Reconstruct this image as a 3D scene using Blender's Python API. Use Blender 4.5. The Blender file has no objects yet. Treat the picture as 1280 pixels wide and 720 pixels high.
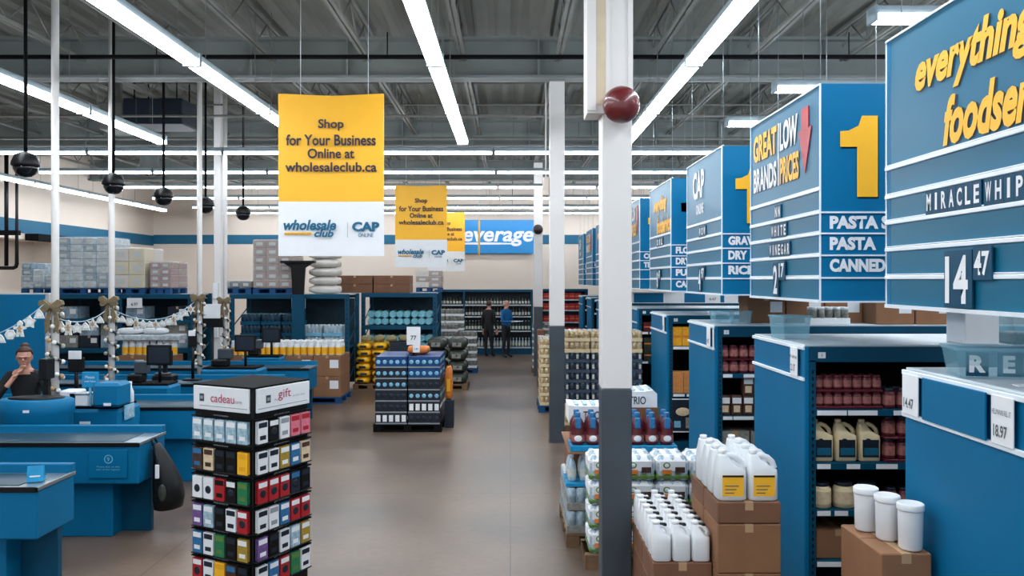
import bpy, bmesh, math, random
from mathutils import Vector, Matrix
random.seed(7)
SC = bpy.context.scene
COL = SC.collection
F = 1000.0            # focal length in pixels for a 1280 px wide frame
EYE = 2.4             # camera height
PI = math.pi

# ---------------------------------------------------------------- camera, light, exposure
cam = bpy.data.objects.new('camera', bpy.data.cameras.new('camera'))
COL.objects.link(cam)
cam.location = (0, 0, EYE)
cam.rotation_euler = (PI/2, 0, 0)
cam.data.sensor_width = 36.0
cam.data.lens = 36.0*F/1280.0
cam.data.shift_x = 2.0/1280.0
cam.data.shift_y = -10.0/1280.0
cam.data.clip_end = 200
SC.camera = cam
SC.view_settings.view_transform = 'Standard'
SC.view_settings.look = 'None'
SC.view_settings.gamma = 1.0
SC.view_settings.use_curve_mapping = False
SC.view_settings.exposure = 0.98
TUBE = 15.0
world = bpy.data.worlds.new('world')
SC.world = world
world.use_nodes = True
world.node_tree.nodes['Background'].inputs[0].default_value = (0.80, 0.90, 1.0, 1)
world.node_tree.nodes['Background'].inputs[1].default_value = 0.55
SC.cycles.max_bounces = 6
SC.cycles.diffuse_bounces = 3
SC.cycles.glossy_bounces = 3
SC.cycles.transparent_max_bounces = 12
SC.cycles.sample_clamp_indirect = 4.0

# ---------------------------------------------------------------- helpers
def lin(c):
    c = c/255.0
    return c/12.92 if c <= 0.04045 else ((c+0.055)/1.055)**2.4
def L3(rgb): return tuple(lin(c) for c in rgb)

def M(name, rgb, rough=0.5, metal=0.0, var=0.08, scale=6.0, bump=0.0, bscale=40.0, alpha=1.0, emit=0.0, coat=0.0, spec=0.5):
    m = bpy.data.materials.new(name); m.use_nodes = True
    nt = m.node_tree; b = nt.nodes['Principled BSDF']
    c = L3(rgb)
    b.inputs['Base Color'].default_value = (*c, 1)
    b.inputs['Roughness'].default_value = rough
    b.inputs['Metallic'].default_value = metal
    b.inputs['Specular IOR Level'].default_value = spec
    b.inputs['Coat Weight'].default_value = coat
    if alpha < 1: b.inputs['Alpha'].default_value = alpha
    if emit > 0:
        b.inputs['Emission Color'].default_value = (*c, 1)
        b.inputs['Emission Strength'].default_value = emit
    if var > 0 or bump > 0:
        tc = nt.nodes.new('ShaderNodeTexCoord')
        n = nt.nodes.new('ShaderNodeTexNoise'); n.inputs['Scale'].default_value = scale; n.inputs['Detail'].default_value = 4
        nt.links.new(tc.outputs['Object'], n.inputs['Vector'])
        if var > 0:
            r = nt.nodes.new('ShaderNodeMapRange')
            r.inputs['From Min'].default_value = 0.3; r.inputs['From Max'].default_value = 0.7
            r.inputs['To Min'].default_value = 1-var; r.inputs['To Max'].default_value = 1+var
            mx = nt.nodes.new('ShaderNodeVectorMath'); mx.operation = 'SCALE'
            mx.inputs[0].default_value = c
            nt.links.new(n.outputs['Fac'], r.inputs['Value'])
            nt.links.new(r.outputs['Result'], mx.inputs['Scale'])
            nt.links.new(mx.outputs[0], b.inputs['Base Color'])
        if bump > 0:
            n2 = nt.nodes.new('ShaderNodeTexNoise'); n2.inputs['Scale'].default_value = bscale; n2.inputs['Detail'].default_value = 3
            nt.links.new(tc.outputs['Object'], n2.inputs['Vector'])
            bp = nt.nodes.new('ShaderNodeBump'); bp.inputs['Strength'].default_value = bump; bp.inputs['Distance'].default_value = 0.02
            nt.links.new(n2.outputs['Fac'], bp.inputs['Height'])
            nt.links.new(bp.outputs[0], b.inputs['Normal'])
    return m

class MB:
    """collects shapes, builds one mesh object"""
    def __init__(s): s.v = []; s.f = []; s.m = []; s.sm = []; s.T = None
    def add(s, vs, fs, mi=0, smooth=False):
        o = len(s.v)
        if s.T is not None: vs = [tuple(s.T @ Vector(p)) for p in vs]
        s.v += [tuple(p) for p in vs]
        for f in fs: s.f.append(tuple(i+o for i in f)); s.m.append(mi); s.sm.append(smooth)
        return s
    def box(s, x0, x1, y0, y1, z0, z1, b=0.0, mi=0):
        if x0 > x1: x0, x1 = x1, x0
        if y0 > y1: y0, y1 = y1, y0
        if z0 > z1: z0, z1 = z1, z0
        b = min(b, (x1-x0)*.45, (y1-y0)*.45, (z1-z0)*.45)
        if b <= 0:
            vs = [(x0,y0,z0),(x1,y0,z0),(x1,y1,z0),(x0,y1,z0),(x0,y0,z1),(x1,y0,z1),(x1,y1,z1),(x0,y1,z1)]
            return s.add(vs, [(0,3,2,1),(4,5,6,7),(0,1,5,4),(1,2,6,5),(2,3,7,6),(3,0,4,7)], mi)
        vs = []; idx = {}
        for i, (X, sx) in enumerate(((x0,1),(x1,-1))):
            for j, (Y, sy) in enumerate(((y0,1),(y1,-1))):
                for k, (Z, sz) in enumerate(((z0,1),(z1,-1))):
                    for a in range(3):
                        idx[i,j,k,a] = len(vs)
                        vs.append((X + (0 if a==0 else sx*b), Y + (0 if a==1 else sy*b), Z + (0 if a==2 else sz*b)))
        fs = []
        for i in (0,1):
            q = [idx[i,0,0,0], idx[i,1,0,0], idx[i,1,1,0], idx[i,0,1,0]]; fs.append(q if i else q[::-1])
            q = [idx[0,i,0,1], idx[0,i,1,1], idx[1,i,1,1], idx[1,i,0,1]]; fs.append(q if i else q[::-1])
            q = [idx[0,0,i,2], idx[1,0,i,2], idx[1,1,i,2], idx[0,1,i,2]]; fs.append(q if i else q[::-1])
        for i in (0,1):
            for j in (0,1):
                q = [idx[i,j,0,0], idx[i,j,0,1], idx[i,j,1,1], idx[i,j,1,0]]; fs.append(q if i==j else q[::-1])
                q = [idx[i,0,j,0], idx[i,0,j,2], idx[i,1,j,2], idx[i,1,j,0]]; fs.append(q if i!=j else q[::-1])
                q = [idx[0,i,j,1], idx[0,i,j,2], idx[1,i,j,2], idx[1,i,j,1]]; fs.append(q if i==j else q[::-1])
                for k in (0,1):
                    t = [idx[i,j,k,0], idx[i,j,k,1], idx[i,j,k,2]]; fs.append(t[::-1] if (i+j+k)%2==0 else t)
        return s.add(vs, [tuple(f) for f in fs], mi)
    def lathe(s, prof, n=14, c=(0,0,0), axis='z', mi=0, smooth=True, sx=1, sy=1, cap=True):
        vs = []
        for r, h in prof:
            for k in range(n):
                a = 2*PI*k/n; p = (r*math.cos(a)*sx, r*math.sin(a)*sy, h)
                if axis == 'y': p = (p[0], p[2], -p[1])
                elif axis == 'x': p = (p[2], p[0], p[1])
                vs.append((p[0]+c[0], p[1]+c[1], p[2]+c[2]))
        fs = []
        for i in range(len(prof)-1):
            for k in range(n):
                a = i*n+k; b_ = i*n+(k+1)%n
                fs.append((a, b_, b_+n, a+n))
        s.add(vs, fs, mi, smooth)
        if cap:
            o = len(s.v)-len(vs)
            for i, rev in ((0, True), (len(prof)-1, False)):
                if prof[i][0] > 1e-4:
                    q = [o+i*n+k for k in range(n)]
                    s.f.append(tuple(q[::-1] if rev else q)); s.m.append(mi); s.sm.append(False)
        return s
    def tube(s, pts, r, n=8, mi=0, closed=False):
        pts = [Vector(p) for p in pts]; vs = []; N = len(pts)
        for i, p in enumerate(pts):
            a = pts[max(i-1,0)]; c = pts[min(i+1,N-1)]
            d = (c-a).normalized()
            u = d.cross(Vector((0,0,1)))
            if u.length < 1e-3: u = d.cross(Vector((0,1,0)))
            u.normalize(); w = d.cross(u)
            rr = r[i] if isinstance(r, (list, tuple)) else r
            for k in range(n):
                t = 2*PI*k/n; vs.append(p + (u*math.cos(t)+w*math.sin(t))*rr)
        fs = []
        for i in range(N-1):
            for k in range(n): fs.append((i*n+k, (i+1)*n+k, (i+1)*n+(k+1)%n, i*n+(k+1)%n))
        fs.append(tuple(range(n))); fs.append(tuple((N-1)*n+k for k in range(n))[::-1])
        return s.add(vs, fs, mi, True)
    def ell(s, c, r, n=12, m=8, mi=0, fn=None):
        vs = [(c[0], c[1], c[2]-r[2])]
        for i in range(1, m):
            ph = -PI/2+PI*i/m
            for k in range(n):
                a = 2*PI*k/n
                p = [r[0]*math.cos(ph)*math.cos(a), r[1]*math.cos(ph)*math.sin(a), r[2]*math.sin(ph)]
                if fn: p = fn(p)
                vs.append((c[0]+p[0], c[1]+p[1], c[2]+p[2]))
        vs.append((c[0], c[1], c[2]+r[2])); fs = []
        for k in range(n): fs.append((0, 1+(k+1)%n, 1+k))
        for i in range(m-2):
            for k in range(n): a = 1+i*n+k; b_ = 1+i*n+(k+1)%n; fs.append((a, b_, b_+n, a+n))
        t = len(vs)-1
        for k in range(n): fs.append((1+(m-2)*n+k, 1+(m-2)*n+(k+1)%n, t))
        return s.add(vs, fs, mi, True)
    def prism(s, poly, a0, a1, axis='y', mi=0):
        """extrude a closed 2-D outline (counter-clockwise) from a0 to a1"""
        n = len(poly)
        def P(u, v, a): return {'y': (u, a, v), 'x': (a, u, v), 'z': (u, v, a)}[axis]
        vs = [P(u, v, a0) for u, v in poly]+[P(u, v, a1) for u, v in poly]
        fs = [tuple(range(n)), tuple(range(2*n-1, n-1, -1))]
        for k in range(n): fs.append((k, k+n, (k+1)%n+n, (k+1)%n))
        return s.add(vs, fs, mi)
    def build(s, name, mats, parent=None):
        me = bpy.data.meshes.new(name)
        me.from_pydata(s.v, [], s.f)
        if not isinstance(mats, (list, tuple)): mats = [mats]
        for m in mats: me.materials.append(m)
        me.polygons.foreach_set('material_index', s.m)
        me.polygons.foreach_set('use_smooth', s.sm)
        me.update()
        bm = bmesh.new(); bm.from_mesh(me)
        bmesh.ops.recalc_face_normals(bm, faces=bm.faces)
        bm.to_mesh(me); bm.free()
        o = bpy.data.objects.new(name, me); COL.objects.link(o)
        if parent is not None: o.parent = parent
        return o

def empty(name, loc=(0,0,0), rz=0.0):
    o = bpy.data.objects.new(name, None); COL.objects.link(o)
    o.location = loc; o.rotation_euler = (0,0,rz); o.empty_display_size = 0.1
    return o
def tag(o, label, cat=None, group=None, kind=None):
    o['label'] = label
    if cat: o['category'] = cat
    if group: o['group'] = group
    if kind: o['kind'] = kind
    return o
def thing(name, label, cat, loc=(0,0,0), rz=0.0, group=None):
    return tag(empty(name, loc, rz), label, cat, group)
def structure(o, label=None):
    o['kind'] = 'structure'
    if label: o['label'] = label
    return o
def kids(o): return [c for c in KIDMAP.get(o.name, [])] if False else list(o.children)
def copy_tree(o, parent=None):
    c = o.copy(); COL.objects.link(c)
    if parent is not None: c.parent = parent
    for ch in list(o.children): copy_tree(ch, c)
    return c
def dup(o, loc, rz=None, label=None, group=None, scale=None):
    c = copy_tree(o); c.location = loc
    if rz is not None: c.rotation_euler = (0,0,rz)
    if label: c['label'] = label
    if group: c['group'] = group
    if scale: c.scale = scale
    return c
class Proto:
    """first placing moves the original itself, later ones copy it"""
    def __init__(s, o): s.o = o; s.used = False
    def place(s, loc, rz=0.0, label=None, group=None, cat=None):
        o = s.o if not s.used else copy_tree(s.o)
        s.used = True
        o.location = loc; o.rotation_euler = (0,0,rz)
        if label: o['label'] = label
        if cat: o['category'] = cat
        if group: o['group'] = group
        elif 'group' in o.keys(): del o['group']
        return o

def W(px, py, Y): return Vector(((px-638.0)*Y/F, Y, EYE-(py-350.0)*Y/F))
def XP(px, Y): return (px-638.0)*Y/F
def ZP(py, Y): return EYE-(py-350.0)*Y/F

ORD = ['first','second','third','fourth','fifth','sixth','seventh','eighth','ninth','tenth','eleventh','twelfth','thirteenth','fourteenth','fifteenth','sixteenth','seventeenth','eighteenth','nineteenth','twentieth']
def nth(i, n, a='left'):
    if n > 2 and i == n//2 and n % 2: return 'middle'
    return nth_(i, n, a)
def nth_(i, n, a='left'):
    """'leftmost', 'second from the left', ..."""
    if n == 1: return 'only'
    if i == 0: return a+'most'
    if i == n-1: return ('right' if a=='left' else 'left')+'most'
    if i > n//2: return ORD[n-1-i]+' from '+('right' if a=='left' else 'left')
    return ORD[i]+' from '+a
def tier(k, n):
    if n == 1: return 'only'
    if k == n-1: return 'top'
    if k == 0: return 'bottom'
    if k == n-2: return 'second highest'
    return ORD[k]+' lowest'

FRONT = (PI/2, 0, 0)
SIDE = (PI/2, 0, -PI/2)
def text(s, loc, rot, mat, parent, h=None, w=None, align='l', valign='b', shear=0.0, bold=0.0, depth=0.002, name='lettering', spacing=1.0, line=1.0):
    cu = bpy.data.curves.new('t', 'FONT'); cu.body = s; cu.size = 1.0
    cu.shear = shear; cu.offset = bold; cu.extrude = 0.0; cu.resolution_u = 3; cu.space_character = spacing; cu.space_line = line
    o = bpy.data.objects.new('t', cu)
    me = bpy.data.meshes.new_from_object(o)
    bpy.data.objects.remove(o); bpy.data.curves.remove(cu)
    xs = [v.co.x for v in me.vertices]; ys = [v.co.y for v in me.vertices]
    x0, x1, y0, y1 = min(xs), max(xs), min(ys), max(ys)
    sy = (h/(y1-y0)) if h else None; sx = (w/(x1-x0)) if w else None
    if sy is None: sy = sx
    if sx is None: sx = sy
    ax = {'l': x0, 'c': (x0+x1)/2, 'r': x1}[align]; ay = {'b': y0, 'c': (y0+y1)/2, 't': y1}[valign]
    for v in me.vertices:
        v.co.x = (v.co.x-ax)*sx; v.co.y = (v.co.y-ay)*sy; v.co.z = depth
    me.materials.clear(); me.materials.append(mat)
    for p in me.polygons: p.material_index = 0
    me.name = name
    ob = bpy.data.objects.new(name, me); COL.objects.link(ob)
    ob.location = loc; ob.rotation_euler = rot
    if parent is not None: ob.parent = parent
    return ob

# ---------------------------------------------------------------- materials
m_wall = M('wall_cream', (226,212,198), .8, var=.03, scale=.6)
m_wall_lo = M('wall_grey', (170,168,165), .8, var=.05, scale=.6)
m_band = M('wall_band_blue', (0,94,128), .6, var=.04, scale=1)
m_deck = M('ceiling_deck', (116,116,108), .7, var=.10, scale=1.2)
m_steel_p = M('painted_roof_steel', (122,122,116), .6, var=.12, scale=2)
m_girder = M('girder_paint', (124,130,128), .6, var=.08, scale=1)
m_colw = M('column_white', (226,222,218), .45, var=.03, scale=2)
m_cold = M('column_charcoal', (62,70,78), .45, var=.12, scale=3)
m_fix = M('fixture_white', (150,165,172), .5, var=.02)
m_blue = M('panel_blue', (0,107,152), .5, var=.06, scale=1.5, spec=.22)
m_blue_d = M('rack_blue', (0,72,100), .5, var=.12, scale=3, spec=.25)
m_blue_s = M('sign_blue', (0,108,154), .45, var=.03, scale=1, spec=.22)
m_blue_g = M('sign_side_blue', (8,104,136), .4, var=.05, scale=1, spec=.28)
m_beltrub = M('belt_rubber', (30,62,78), .4, var=.1)
m_steel = M('brushed_steel', (170,180,185), .3, metal=.8, var=.08)
m_black = M('black_plastic', (8,9,11), .45, var=.1, spec=.3)
m_black2 = M('black_matt', (9,10,12), .85, var=.15, spec=.15)
m_dark = M('dark_navy', (16,30,46), .5, var=.15)
m_white = M('white_plastic', (232,234,236), .4, var=.03)
m_paper = M('white_card', (236,238,240), .7, var=.02)
m_rail = M('white_rail', (232,240,246), .35, var=.02)
m_yel = M('yellow_print', (255,188,34), .5, var=.02)
m_yel2 = M('yellow_goods', (240,170,30), .5, var=.1, scale=20)
m_navytext = M('navy_text', (24,28,58), .6, var=0)
m_teal = M('teal_text', (0,96,130), .6, var=0)
m_grey = M('grey_print', (150,155,160), .6, var=.03)
m_inkgrey = M('ink_grey', (92,98,104), .7, var=0)
m_red = M('red_goods', (176,30,38), .45, var=.1)
m_redball = M('dark_red_gloss', (100,24,26), .38, var=.05, coat=.5)
m_maroon = M('maroon_goods', (92,26,36), .4, var=.2, scale=25)
m_maroon_l = M('maroon_label', (160,98,92), .5, var=.35, scale=50)
m_card = M('cardboard', (142,100,70), .8, var=.08, scale=5)
m_card_d = M('cardboard_dark', (122,84,60), .8, var=.1, scale=5)
m_tape = M('packing_tape', (186,150,112), .4, var=.05)
m_beige = M('beige_goods', (222,200,164), .5, var=.12, scale=30)
m_cream = M('cream_plastic', (226,206,164), .45, var=.05)
m_green = M('green_goods', (90,128,60), .5, var=.2, scale=30)
m_orange = M('orange_goods', (226,128,50), .5, var=.15, scale=20)
m_sky = M('light_blue_goods', (120,184,212), .35, var=.2, scale=20)
m_cyan = M('cyan_goods', (0,140,190), .4, var=.15, scale=15)
m_olive = M('dark_olive_goods', (52,58,50), .35, var=.3, scale=12, bump=.3, bscale=15)
m_greyg = M('grey_goods', (140,140,132), .5, var=.3, scale=25)
m_bottle = M('dark_bottle', (26,34,30), .15, var=.1)
m_blabel = M('pale_label', (206,206,196), .6, var=.1, scale=30)
m_clear = M('clear_plastic', (150,205,222), .10, var=0, alpha=.24)
m_wrap = M('shrink_wrap', (220,228,232), .18, var=0, alpha=.30, bump=.6, bscale=9)
m_waterb = M('water_bottle', (176,196,208), .15, var=.25, scale=30, bump=.3, bscale=40)
m_jug = M('milky_jug', (228,232,234), .35, var=.03)
m_gold = M('burlap_gold', (120,104,78), .8, var=.2, scale=30)
m_skin = M('skin', (206,150,128), .5, var=.04)
m_hair_br = M('hair_brown', (72,44,34), .6, var=.15, scale=60)
m_hair_gr = M('hair_grey', (190,186,180), .6, var=.1, scale=60)
m_jacket = M('black_jacket', (18,20,24), .8, var=.15, scale=20)
m_bluesh = M('blue_shirt', (0,92,150), .8, var=.1, scale=20)
m_pants = M('dark_trousers', (22,24,30), .8, var=.1, scale=20)
m_tube = M('lamp_tube', (240,247,255), .5, var=0, emit=TUBE)
m_orn = M('ornament_white', (220,222,216), .5, var=.2, scale=40)
m_orn2 = M('ornament_tan', (188,150,110), .6, var=.2, scale=40)
m_pallet = M('pallet_wood', (120,92,66), .85, var=.2, scale=12)
m_palletb = M('pallet_blue', (0,70,120), .7, var=.1, scale=8)
m_pink = M('pink_card', (222,120,140), .5, var=.15, scale=40)
m_silver = M('silver_card', (160,190,204), .35, var=.35, scale=35)
m_greenc = M('green_card', (30,120,78), .5, var=.1, scale=30)
m_goldc = M('gold_card', (170,140,50), .5, var=.1, scale=30)
m_bluec = M('blue_card', (40,110,160), .5, var=.15, scale=30)
m_magenta = M('magenta_print', (176,52,84), .6, var=0)
# ---------------------------------------------------------------- room shell
XL, XR, YB, YF = -12.5, 12.5, 28.0, -3.0
ZC = 6.15
def floor_mat():
    m = bpy.data.materials.new('polished_concrete'); m.use_nodes = True
    nt = m.node_tree; b = nt.nodes['Principled BSDF']
    tc = nt.nodes.new('ShaderNodeTexCoord')
    n1 = nt.nodes.new('ShaderNodeTexNoise'); n1.inputs['Scale'].default_value = .55; n1.inputs['Detail'].default_value = 6
    n2 = nt.nodes.new('ShaderNodeTexNoise'); n2.inputs['Scale'].default_value = 14; n2.inputs['Detail'].default_value = 5
    for n in (n1, n2): nt.links.new(tc.outputs['Object'], n.inputs['Vector'])
    r1 = nt.nodes.new('ShaderNodeValToRGB')
    r1.color_ramp.elements[0].position = .34; r1.color_ramp.elements[0].color = (*L3((84,70,60)), 1)
    r1.color_ramp.elements[1].position = .68; r1.color_ramp.elements[1].color = (*L3((134,113,97)), 1)
    mx = nt.nodes.new('ShaderNodeMixRGB'); mx.blend_type = 'MULTIPLY'; mx.inputs[0].default_value = .35
    nt.links.new(n1.outputs['Fac'], r1.inputs[0]); nt.links.new(r1.outputs[0], mx.inputs[1]); nt.links.new(n2.outputs['Fac'], mx.inputs[2])
    # saw-cut joints every three metres
    br = nt.nodes.new('ShaderNodeTexBrick'); br.offset = 0; br.inputs['Scale'].default_value = 1
    br.inputs['Brick Width'].default_value = 3; br.inputs['Row Height'].default_value = 3; br.inputs['Mortar Size'].default_value = .006
    br.inputs['Color1'].default_value = (1,1,1,1); br.inputs['Color2'].default_value = (1,1,1,1); br.inputs['Mortar'].default_value = (.55,.55,.55,1)
    nt.links.new(tc.outputs['Object'], br.inputs['Vector'])
    m2 = nt.nodes.new('ShaderNodeMixRGB'); m2.blend_type = 'MULTIPLY'; m2.inputs[0].default_value = 1
    nt.links.new(mx.outputs[0], m2.inputs[1]); nt.links.new(br.outputs['Color'], m2.inputs[2])
    nt.links.new(m2.outputs[0], b.inputs['Base Color'])
    rr = nt.nodes.new('ShaderNodeMapRange'); rr.inputs['To Min'].default_value = .22; rr.inputs['To Max'].default_value = .45
    nt.links.new(n1.outputs['Fac'], rr.inputs['Value']); nt.links.new(rr.outputs[0], b.inputs['Roughness'])
    b.inputs['Specular IOR Level'].default_value = .55
    return m
structure(MB().box(XL-.2, XR+.2, YF, YB+.2, -.15, 0).build('floor', floor_mat()))
# corrugated roof deck
mb = MB(); x = XL-.2
while x < XR+.2:
    mb.prism([(x, ZC), (x+.06, ZC-.05), (x+.16, ZC-.05), (x+.22, ZC), (x+.32, ZC), (x+.32, ZC+.03), (x, ZC+.03)], YF, YB+.2, 'y'); x += .32
structure(mb.build('ceiling', m_deck))
structure(MB().box(XL-.2, XR+.2, YB, YB+.2, 0, ZC-.05).build('wall_back', m_wall))
mb = MB(); mb.box(XL-.2, XL, 0, YB, 3.45, ZC-.05); mb.box(XL-.2, XL, 0, YB, 0, 1.0)
mb.box(XL-.2, XL, YF, 18.5, 1.0, 3.45); mb.box(XL-.2, XL, 22.2, YB, 1.0, 3.45); mb.box(XL-.9, XL-.7, 18, 22.6, .9, 3.5); mb.box(XL-.9, XL-.2, 18, 18.5, .9, 3.5)
mb.box(XL-.9, XL-.2, 22.2, 22.6, .9, 3.5); mb.box(XL-.9, XL-.2, 18, 22.6, 3.45, 3.6)
structure(mb.build('wall_left', m_wall))
structure(MB().box(XR, XR+.2, YF, YB, 0, ZC-.05).build('wall_right', m_wall))
structure(MB().box(XL+.02, XR, YB-.02, YB, 3.66, 3.98).build('trim_1', m_band))
structure(MB().box(XL, XL+.02, YF, YB-.02, 3.60, 3.95).build('trim_2', m_band))
structure(MB().box(XL, XR, YB-.03, YB, 0, .12).build('baseboard_back', m_cold))
# girders
for gy in (-.2, 5.8, 11.8, 17.8, 23.8):
    mb = MB(); z0, z1 = 5.35, 5.95
    mb.box(XL, XR, gy-.14, gy+.14, z0, z0+.04); mb.box(XL, XR, gy-.14, gy+.14, z1-.04, z1); mb.box(XL, XR, gy-.02, gy+.02, z0, z1)
    for k in range(18): mb.box(XL+.3+k*1.4, XL+.33+k*1.4, gy-.13, gy+.13, z0+.04, z1-.04)
    structure(mb.build('ceiling_beam', m_girder))
# open web joists
x = XL+.6; jx = []
while x < XR: jx.append(x); x += 1.4
def joist(x):
    mb = MB()
    for zz in (5.62, 6.06):
        mb.box(x-.055, x-.012, YF, YB, zz, zz+.035); mb.box(x+.012, x+.055, YF, YB, zz, zz+.035)
    y = YF; up = True
    while y < YB-.5:
        a, b = ((5.65, 6.07) if up else (6.07, 5.65))
        mb.tube([(x, y, a), (x, y+.5, b)], .014, 4); y += .5; up = not up
    return mb
for x in jx: structure(joist(x).build('ceiling_joist', m_steel_p))
mb = MB()
for y in (2.6, 8.8, 14.8, 20.8, 26):
    for zz in (5.64, 6.04): mb.tube([(XL, y, zz), (XR, y, zz)], .018, 5)
structure(mb.build('ceiling_bridging', m_steel_p), 'thin steel bridging rods tying the roof joists')
# sprinkler / conduit pipes along the ceiling
for k, (y, z, r) in enumerate(((10.4, 5.3, .03), (13.9, 5.25, .022), (16.4, 5.3, .03))):
    mb = MB(); mb.tube([(XL+.1, y, z), (XR-.1, y, z)], r, 8)
    for i in range(8): mb.tube([(-10.6+i*3, y, z), (-10.6+i*3, y, 5.62)], .008, 4)
    tag(mb.build('ceiling_pipe', m_black2 if k==0 else m_steel_p), ('dark' if k==0 else 'pale grey')+' pipe slung under the roof joists, '+('nearest' if k==0 else 'middle one' if k==1 else 'farthest')+' of three', 'pipe')

# ---------------------------------------------------------------- columns
def column(x, y, w, split, label):
    t = structure(empty('column', (x, y, 0)), label)
    MB().box(-w/2, w/2, -w/2, w/2, split, 5.35, .008).build('upper_shaft', m_colw, t)
    MB().box(-w/2, w/2, -w/2, w/2, 0, split, .008).build('lower_shaft', m_cold, t)
    MB().box(-w*.56, w*.56, -w*.56, w*.56, 0, .012).build('base_plate', m_cold, t)
    MB().box(-w*.52, w*.52, -w*.7, w*.7, 5.33, 5.35).build('cap_plate', m_girder, t)
    return t
column(.772, 5.9, .218, 1.61, 'nearest white square column with charcoal lower half')
column(.690, 11.9, .218, 1.72, 'second white square column behind the nearest one')
column(.700, 20.1, .218, 1.73, 'third white square column before the beverage shelves')
# ball shaped domes on the columns
def ball(x, y, z, r, label, mat):
    t = thing('dome_alarm', label, 'alarm dome', (x, y, z))
    MB().ell((0,0,0), (r,r*.9,r), 28, 18).build('dome', mat, t)
    MB().lathe([(r*.5, r*.62), (r*.55, r*.95), (r*.55, r*1.2)], 20, axis='y').build('mount', m_white, t)
    return t
t = ball(.782, 5.64, EYE+219*.00564, .131, 'glossy dark red dome on the nearest white column', m_redball)
t = ball(.685, 19.84, EYE+63*.0199, .125, 'small dark dome on the third white column', M('dark_brown_gloss', (42,22,24), .3))
# enclosure on near column
t = thing('column_enclosure', 'tall white metal box clipped around the top of the nearest column', 'utility box', (.716, 5.9, 0))
MB().box(-.165, .165, -.14, .11, 3.6, 4.7, .004).build('enclosure_body', m_colw, t)
mb = MB(); mb.box(-.165, -.10, -.152, -.14, 3.62, 4.7); mb.box(-.03, .0, -.152, -.14, 3.62, 4.7); mb.box(.13, .165, -.152, -.14, 3.62, 4.7); mb.build('door_trim', m_colw, t)
MB().box(-.10, -.03, -.146, -.14, 3.66, 4.66).build('inset_panel', M('beige_panel', (214,196,168), .6), t)
t = thing('junction_box', 'small cream junction box on the left of the second column', 'junction box', (.50, 11.95, EYE+117*.0119))
MB().box(-.02, .075, -.1, .1, -.135, .135, .008).build('box_body', m_wall, t)
MB().tube([(.03, .0, .135), (.03, 0, 1.6)], .012, 6).build('conduit', m_colw, t)

# ---------------------------------------------------------------- strip lights
LZ = 4.65
def make_strip(L, k=1.0):
    t = empty('strip_light')
    mb = MB(); mb.box(-L/2+.01, L/2-.01, -.075*k, .075*k, .02, .10, .01)
    mb.box(-L/2+.01, -L/2+.03, -.088*k, .088*k, -.037*k, .10); mb.box(L/2-.03, L/2-.01, -.088*k, .088*k, -.037*k, .10)
    mb.build('housing', m_fix, t)
    MB().prism([(-.085*k,.019), (-.078*k,-.02*k), (-.05*k,-.032*k), (.05*k,-.032*k), (.078*k,-.02*k), (.085*k,.019)], -L/2+.031, L/2-.031, 'x').build('tube_lens', m_tube, t)
    for s in (-1, 1): MB().tube([(s*L*.35, 0, .1), (s*L*.35, 0, 1.45)], .004, 4).build('hanger', m_steel_p, t)
    return t
strip = Proto(make_strip(2.4)); slim = Proto(make_strip(2.4, .48))
rowsY = [14.2, 16.8, 19.5, 22.1, 24.9, 27.0]
for r, y in enumerate(rowsY):
    for k in range(9):
        if k == 8 and r > 1: continue
        slim.place((-8.7+k*2.4, y, LZ), 0, '%s strip light in crosswise row %s from the front' % (nth(k, 9), ORD[r]), 'crosswise strip lights over the back of the store', 'ceiling light')
for r, x in enumerate((-5.7, -3.3, -.78, 1.9)):
    for k in range(6):
        y = 11.9-k*2.4
        if y < 1 : continue
        strip.place((x, y, LZ), PI/2, 'strip light pointing away, %s from far end, %s lengthwise row' % (ORD[k], nth(r, 4)), 'lengthwise strip lights over the front aisle', 'ceiling light')
for k in range(4):
    strip.place((-11.2, 24.7-k*2.4, LZ), PI/2, 'strip light beside the left wall, %s from the back corner' % ORD[k], 'strip lights along the left wall', 'ceiling light')
for r, y in enumerate((11.54, 9.45, 6.9, 4.4)):
    for k in range(3):
        strip.place((4.3+k*2.4, y, LZ), 0, 'strip light above the aisle signs, %s, row %s from the back' % (nth(k,3), ORD[r]), 'strip lights over the right hand aisles', 'ceiling light')

# hvac unit under the joists
t = thing('air_handler', 'dark boxy air handler hanging under the ceiling at upper left', 'air handler', W(203, 160, 14.6))
MB().box(-.53, .53, -.4, .4, 0, .46, .02).build('casing', m_dark, t)
mb = MB()
for k in range(3): mb.box(-.30+k*.25, -.28+k*.25, -.41, -.40, .02, .44)
mb.build('panel_seam', m_cold, t)
mb = MB()
for sx in (-.38, .38):
    for sy in (-.28, .28): mb.tube([(sx, sy, .46), (sx, sy, .93)], .012, 5)
mb.build('hanger', m_black2, t)
t = thing('supply_duct', 'grey sheet metal duct box left of the dark air handler', 'duct', W(148, 166, 14.7))
MB().box(-.2, .22, -.3, .3, 0, .5, .02).build('duct_body', m_steel_p, t)
MB().box(-.05, .05, -.05, .05, .5, .9).build('duct_neck', m_steel_p, t)
for (px, py, Y, lb) in ((187, 218, 18.9, 'round pale ceiling diffuser between the second and third light rows'),):
    t = thing('ceiling_diffuser', lb, 'air diffuser', W(px, py, Y))
    MB().lathe([(.34,0), (.36,.03), (.22,.16), (.2,.5), (.2,.9)], 20).build('diffuser_cone', m_girder, t)
    MB().lathe([(.26,-.015), (.28,.0)], 20).build('grille', m_black2, t)

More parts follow.
